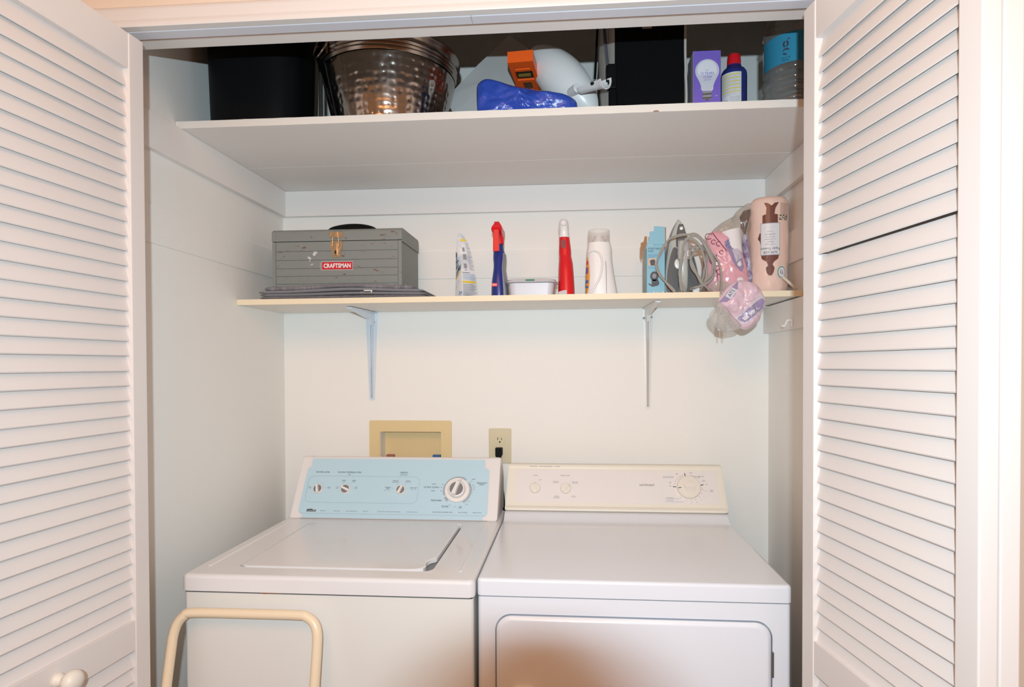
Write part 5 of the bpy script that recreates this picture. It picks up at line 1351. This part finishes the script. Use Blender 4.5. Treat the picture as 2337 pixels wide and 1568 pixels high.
# white roll standing inside
g = G()
rings = []
for q in [k/14 for k in range(15)]:
    cxx = .6960 + .014*q*(-1) + .004; z = zs(.7)+.004 + .186*(q)
    ring = []
    for j in range(40):
        a = 2*pi*j/40; rr_ = .0290 + .0012*noise.noise(Vector((math.cos(a)*2, z*30, math.sin(a)*2)))
        ring.append((.7060 - .020*q + rr_*math.cos(a)*1.0, .530 + rr_*math.sin(a), z + (.006*math.cos(a)*(1 if q > .9 else 0))))
    rings.append(ring)
g.loft(rings); bg.part('paper_roll', g, TISSUE, label='white paper roll')
# printed film edge between the rolls
pC = Puff([(0.7264, 0.520, 1.7975), (0.7366, 0.520, 1.7844), (0.7442, 0.520, 1.7453), (0.7494, 0.520, 1.6933), (0.7545, 0.520, 1.6413), (0.7546, 0.520, 1.6218), (0.7343, 0.520, 1.6286), (0.7291, 0.520, 1.6936), (0.7239, 0.520, 1.7587)], .545, .020, .01, .006, 60, 21, n=70)
o = bg.part('film_side', pC.mesh(G()), mat('film_side_print', '#b9b3c4', .3, coat=.7, c2='#8d7fa0', thr=(.45, .55), vscale=45), smooth=80); weld(o)
# hanging end: pale pink upper lobe
pD = Puff([(0.6366, 0.420, 1.5898), (0.6560, 0.420, 1.6143), (0.6777, 0.420, 1.6288), (0.7066, 0.420, 1.6284), (0.7354, 0.420, 1.6157), (0.7499, 0.420, 1.5933), (0.7607, 0.420, 1.5662), (0.7488, 0.420, 1.5392), (0.7392, 0.420, 1.5123), (0.7044, 0.420, 1.4904), (0.6754, 0.420, 1.5079), (0.6512, 0.420, 1.5403), (0.6270, 0.420, 1.5628)], .432, .026, .014, .014, 30, 14, n=110, rings=18, pw=.45)
o = bg.part('hanging_end', pD.mesh(G()), PINKL, smooth=80, label='pale pink end hanging over the shelf edge'); weld(o)
g = G()
pD.decal(g, [(0.6270, 0.420, 1.5677), (0.6415, 0.420, 1.5848), (0.6632, 0.420, 1.6105), (0.6801, 0.420, 1.6263), (0.6753, 0.420, 1.6042), (0.6657, 0.420, 1.5821), (0.6464, 0.420, 1.5675)], 0)
pD.decal(g, [(0.6439, 0.420, 1.5848), (0.6632, 0.420, 1.6093), (0.6741, 0.420, 1.5992), (0.6560, 0.420, 1.5748)], 1, .0018)
pD.text(g, 'ATE', .0130, *[v for v in ((0.6596, 0.420, 1.5920)[0], (0.6596, 0.420, 1.5920)[2])], ang=.95, mi=2)
pD.decal(g, [(0.6730, 0.420, 1.5227), (0.7043, 0.420, 1.5545), (0.7451, 0.420, 1.5885), (0.7559, 0.420, 1.5711), (0.7523, 0.420, 1.5466), (0.7260, 0.420, 1.5272), (0.7044, 0.420, 1.5052), (0.6875, 0.420, 1.5078)], 4)
pD.decal(g, [(0.6790, 0.420, 1.5215), (0.7067, 0.420, 1.5495), (0.7427, 0.420, 1.5787), (0.7523, 0.420, 1.5687), (0.7487, 0.420, 1.5491), (0.7236, 0.420, 1.5297), (0.7019, 0.420, 1.5114), (0.6899, 0.420, 1.5115)], 0, .0018)
pD.decal(g, [(0.6899, 0.420, 1.5226), (0.7019, 0.420, 1.5323), (0.7091, 0.420, 1.5249), (0.6971, 0.420, 1.5151)], 3, .0024); pD.decal(g, [(0.7067, 0.420, 1.5372), (0.7211, 0.420, 1.5469), (0.7260, 0.420, 1.5370), (0.7115, 0.420, 1.5298)], 3, .0024)
bg.part('film_print', g, [LILAC, mat('print_white_box', (.74, .74, .80), .4, coat=.4), INK, WHITES, mat('print_pinkish_white', (.66, .62, .66), .4, coat=.5)], o, recalc=False)
# clear crinkled tail
pE = Puff([(0.6270, 0.420, 1.5677), (0.6452, 0.420, 1.5551), (0.6657, 0.420, 1.5278), (0.6875, 0.420, 1.5029), (0.6803, 0.420, 1.4906), (0.6610, 0.420, 1.4858), (0.6392, 0.420, 1.4835), (0.6198, 0.420, 1.4960), (0.6028, 0.420, 1.5160), (0.6027, 0.420, 1.5370), (0.6173, 0.420, 1.5505)], .418, .022, .016, .014, 42, 8, n=120, rings=20)
o = bg.part('clear_tail', pE.mesh(G()), FILM, smooth=80, label='crinkled clear end of the bag'); weld(o)

# ================================================================== the photographer's camera on its tripod
cm = Thing('camera_on_tripod', 'black camera on a tripod facing the closet, casting the lens shadow on the dryer', 'camera', (.26, -1.52, 0))
back = -Fx
CM = Matrix((Rx, Ux, -Fx)).transposed().to_4x4(); CM.translation = CAM
g = G().lathe([(.0345, .013), (.0345, .06), (.036, .062), (.036, .11), (.030, .112)], 40, CM)
cm.part('lens', g, BLACK)
g = G().box(-.068, .068, -.048, .045, .112, .165, .010, 0, CM).box(-.025, .025, .040, .072, .125, .165, .006, 0, CM)
cbod = cm.part('body', g, BLACK)
g = G().box(-.030, .030, .088, .130, .196, .235, .005, 0, CM).box(-.016, .016, .070, .090, .20, .235, .003, 0, CM)
cm.part('flash_unit', g, BLACK, cbod)
hx_ = CM @ Vector((0, -.048, .135))
g = G().tube([hx_, (hx_.x, hx_.y, hx_.z-.10)], .018, 16).tube([(hx_.x, hx_.y, hx_.z-.10), (hx_.x, hx_.y, .55)], .013, 16)
cm.part('centre_column', g, BLACK)
for k in range(3):
    a = -pi/2 + 2*pi*k/3 + .0
    g = G().tube([(hx_.x, hx_.y, 1.10), (hx_.x + .42*math.cos(a), hx_.y + .42*math.sin(a), .012)], [.014, .010], 12)
    cm.part('leg', g, BLACK)
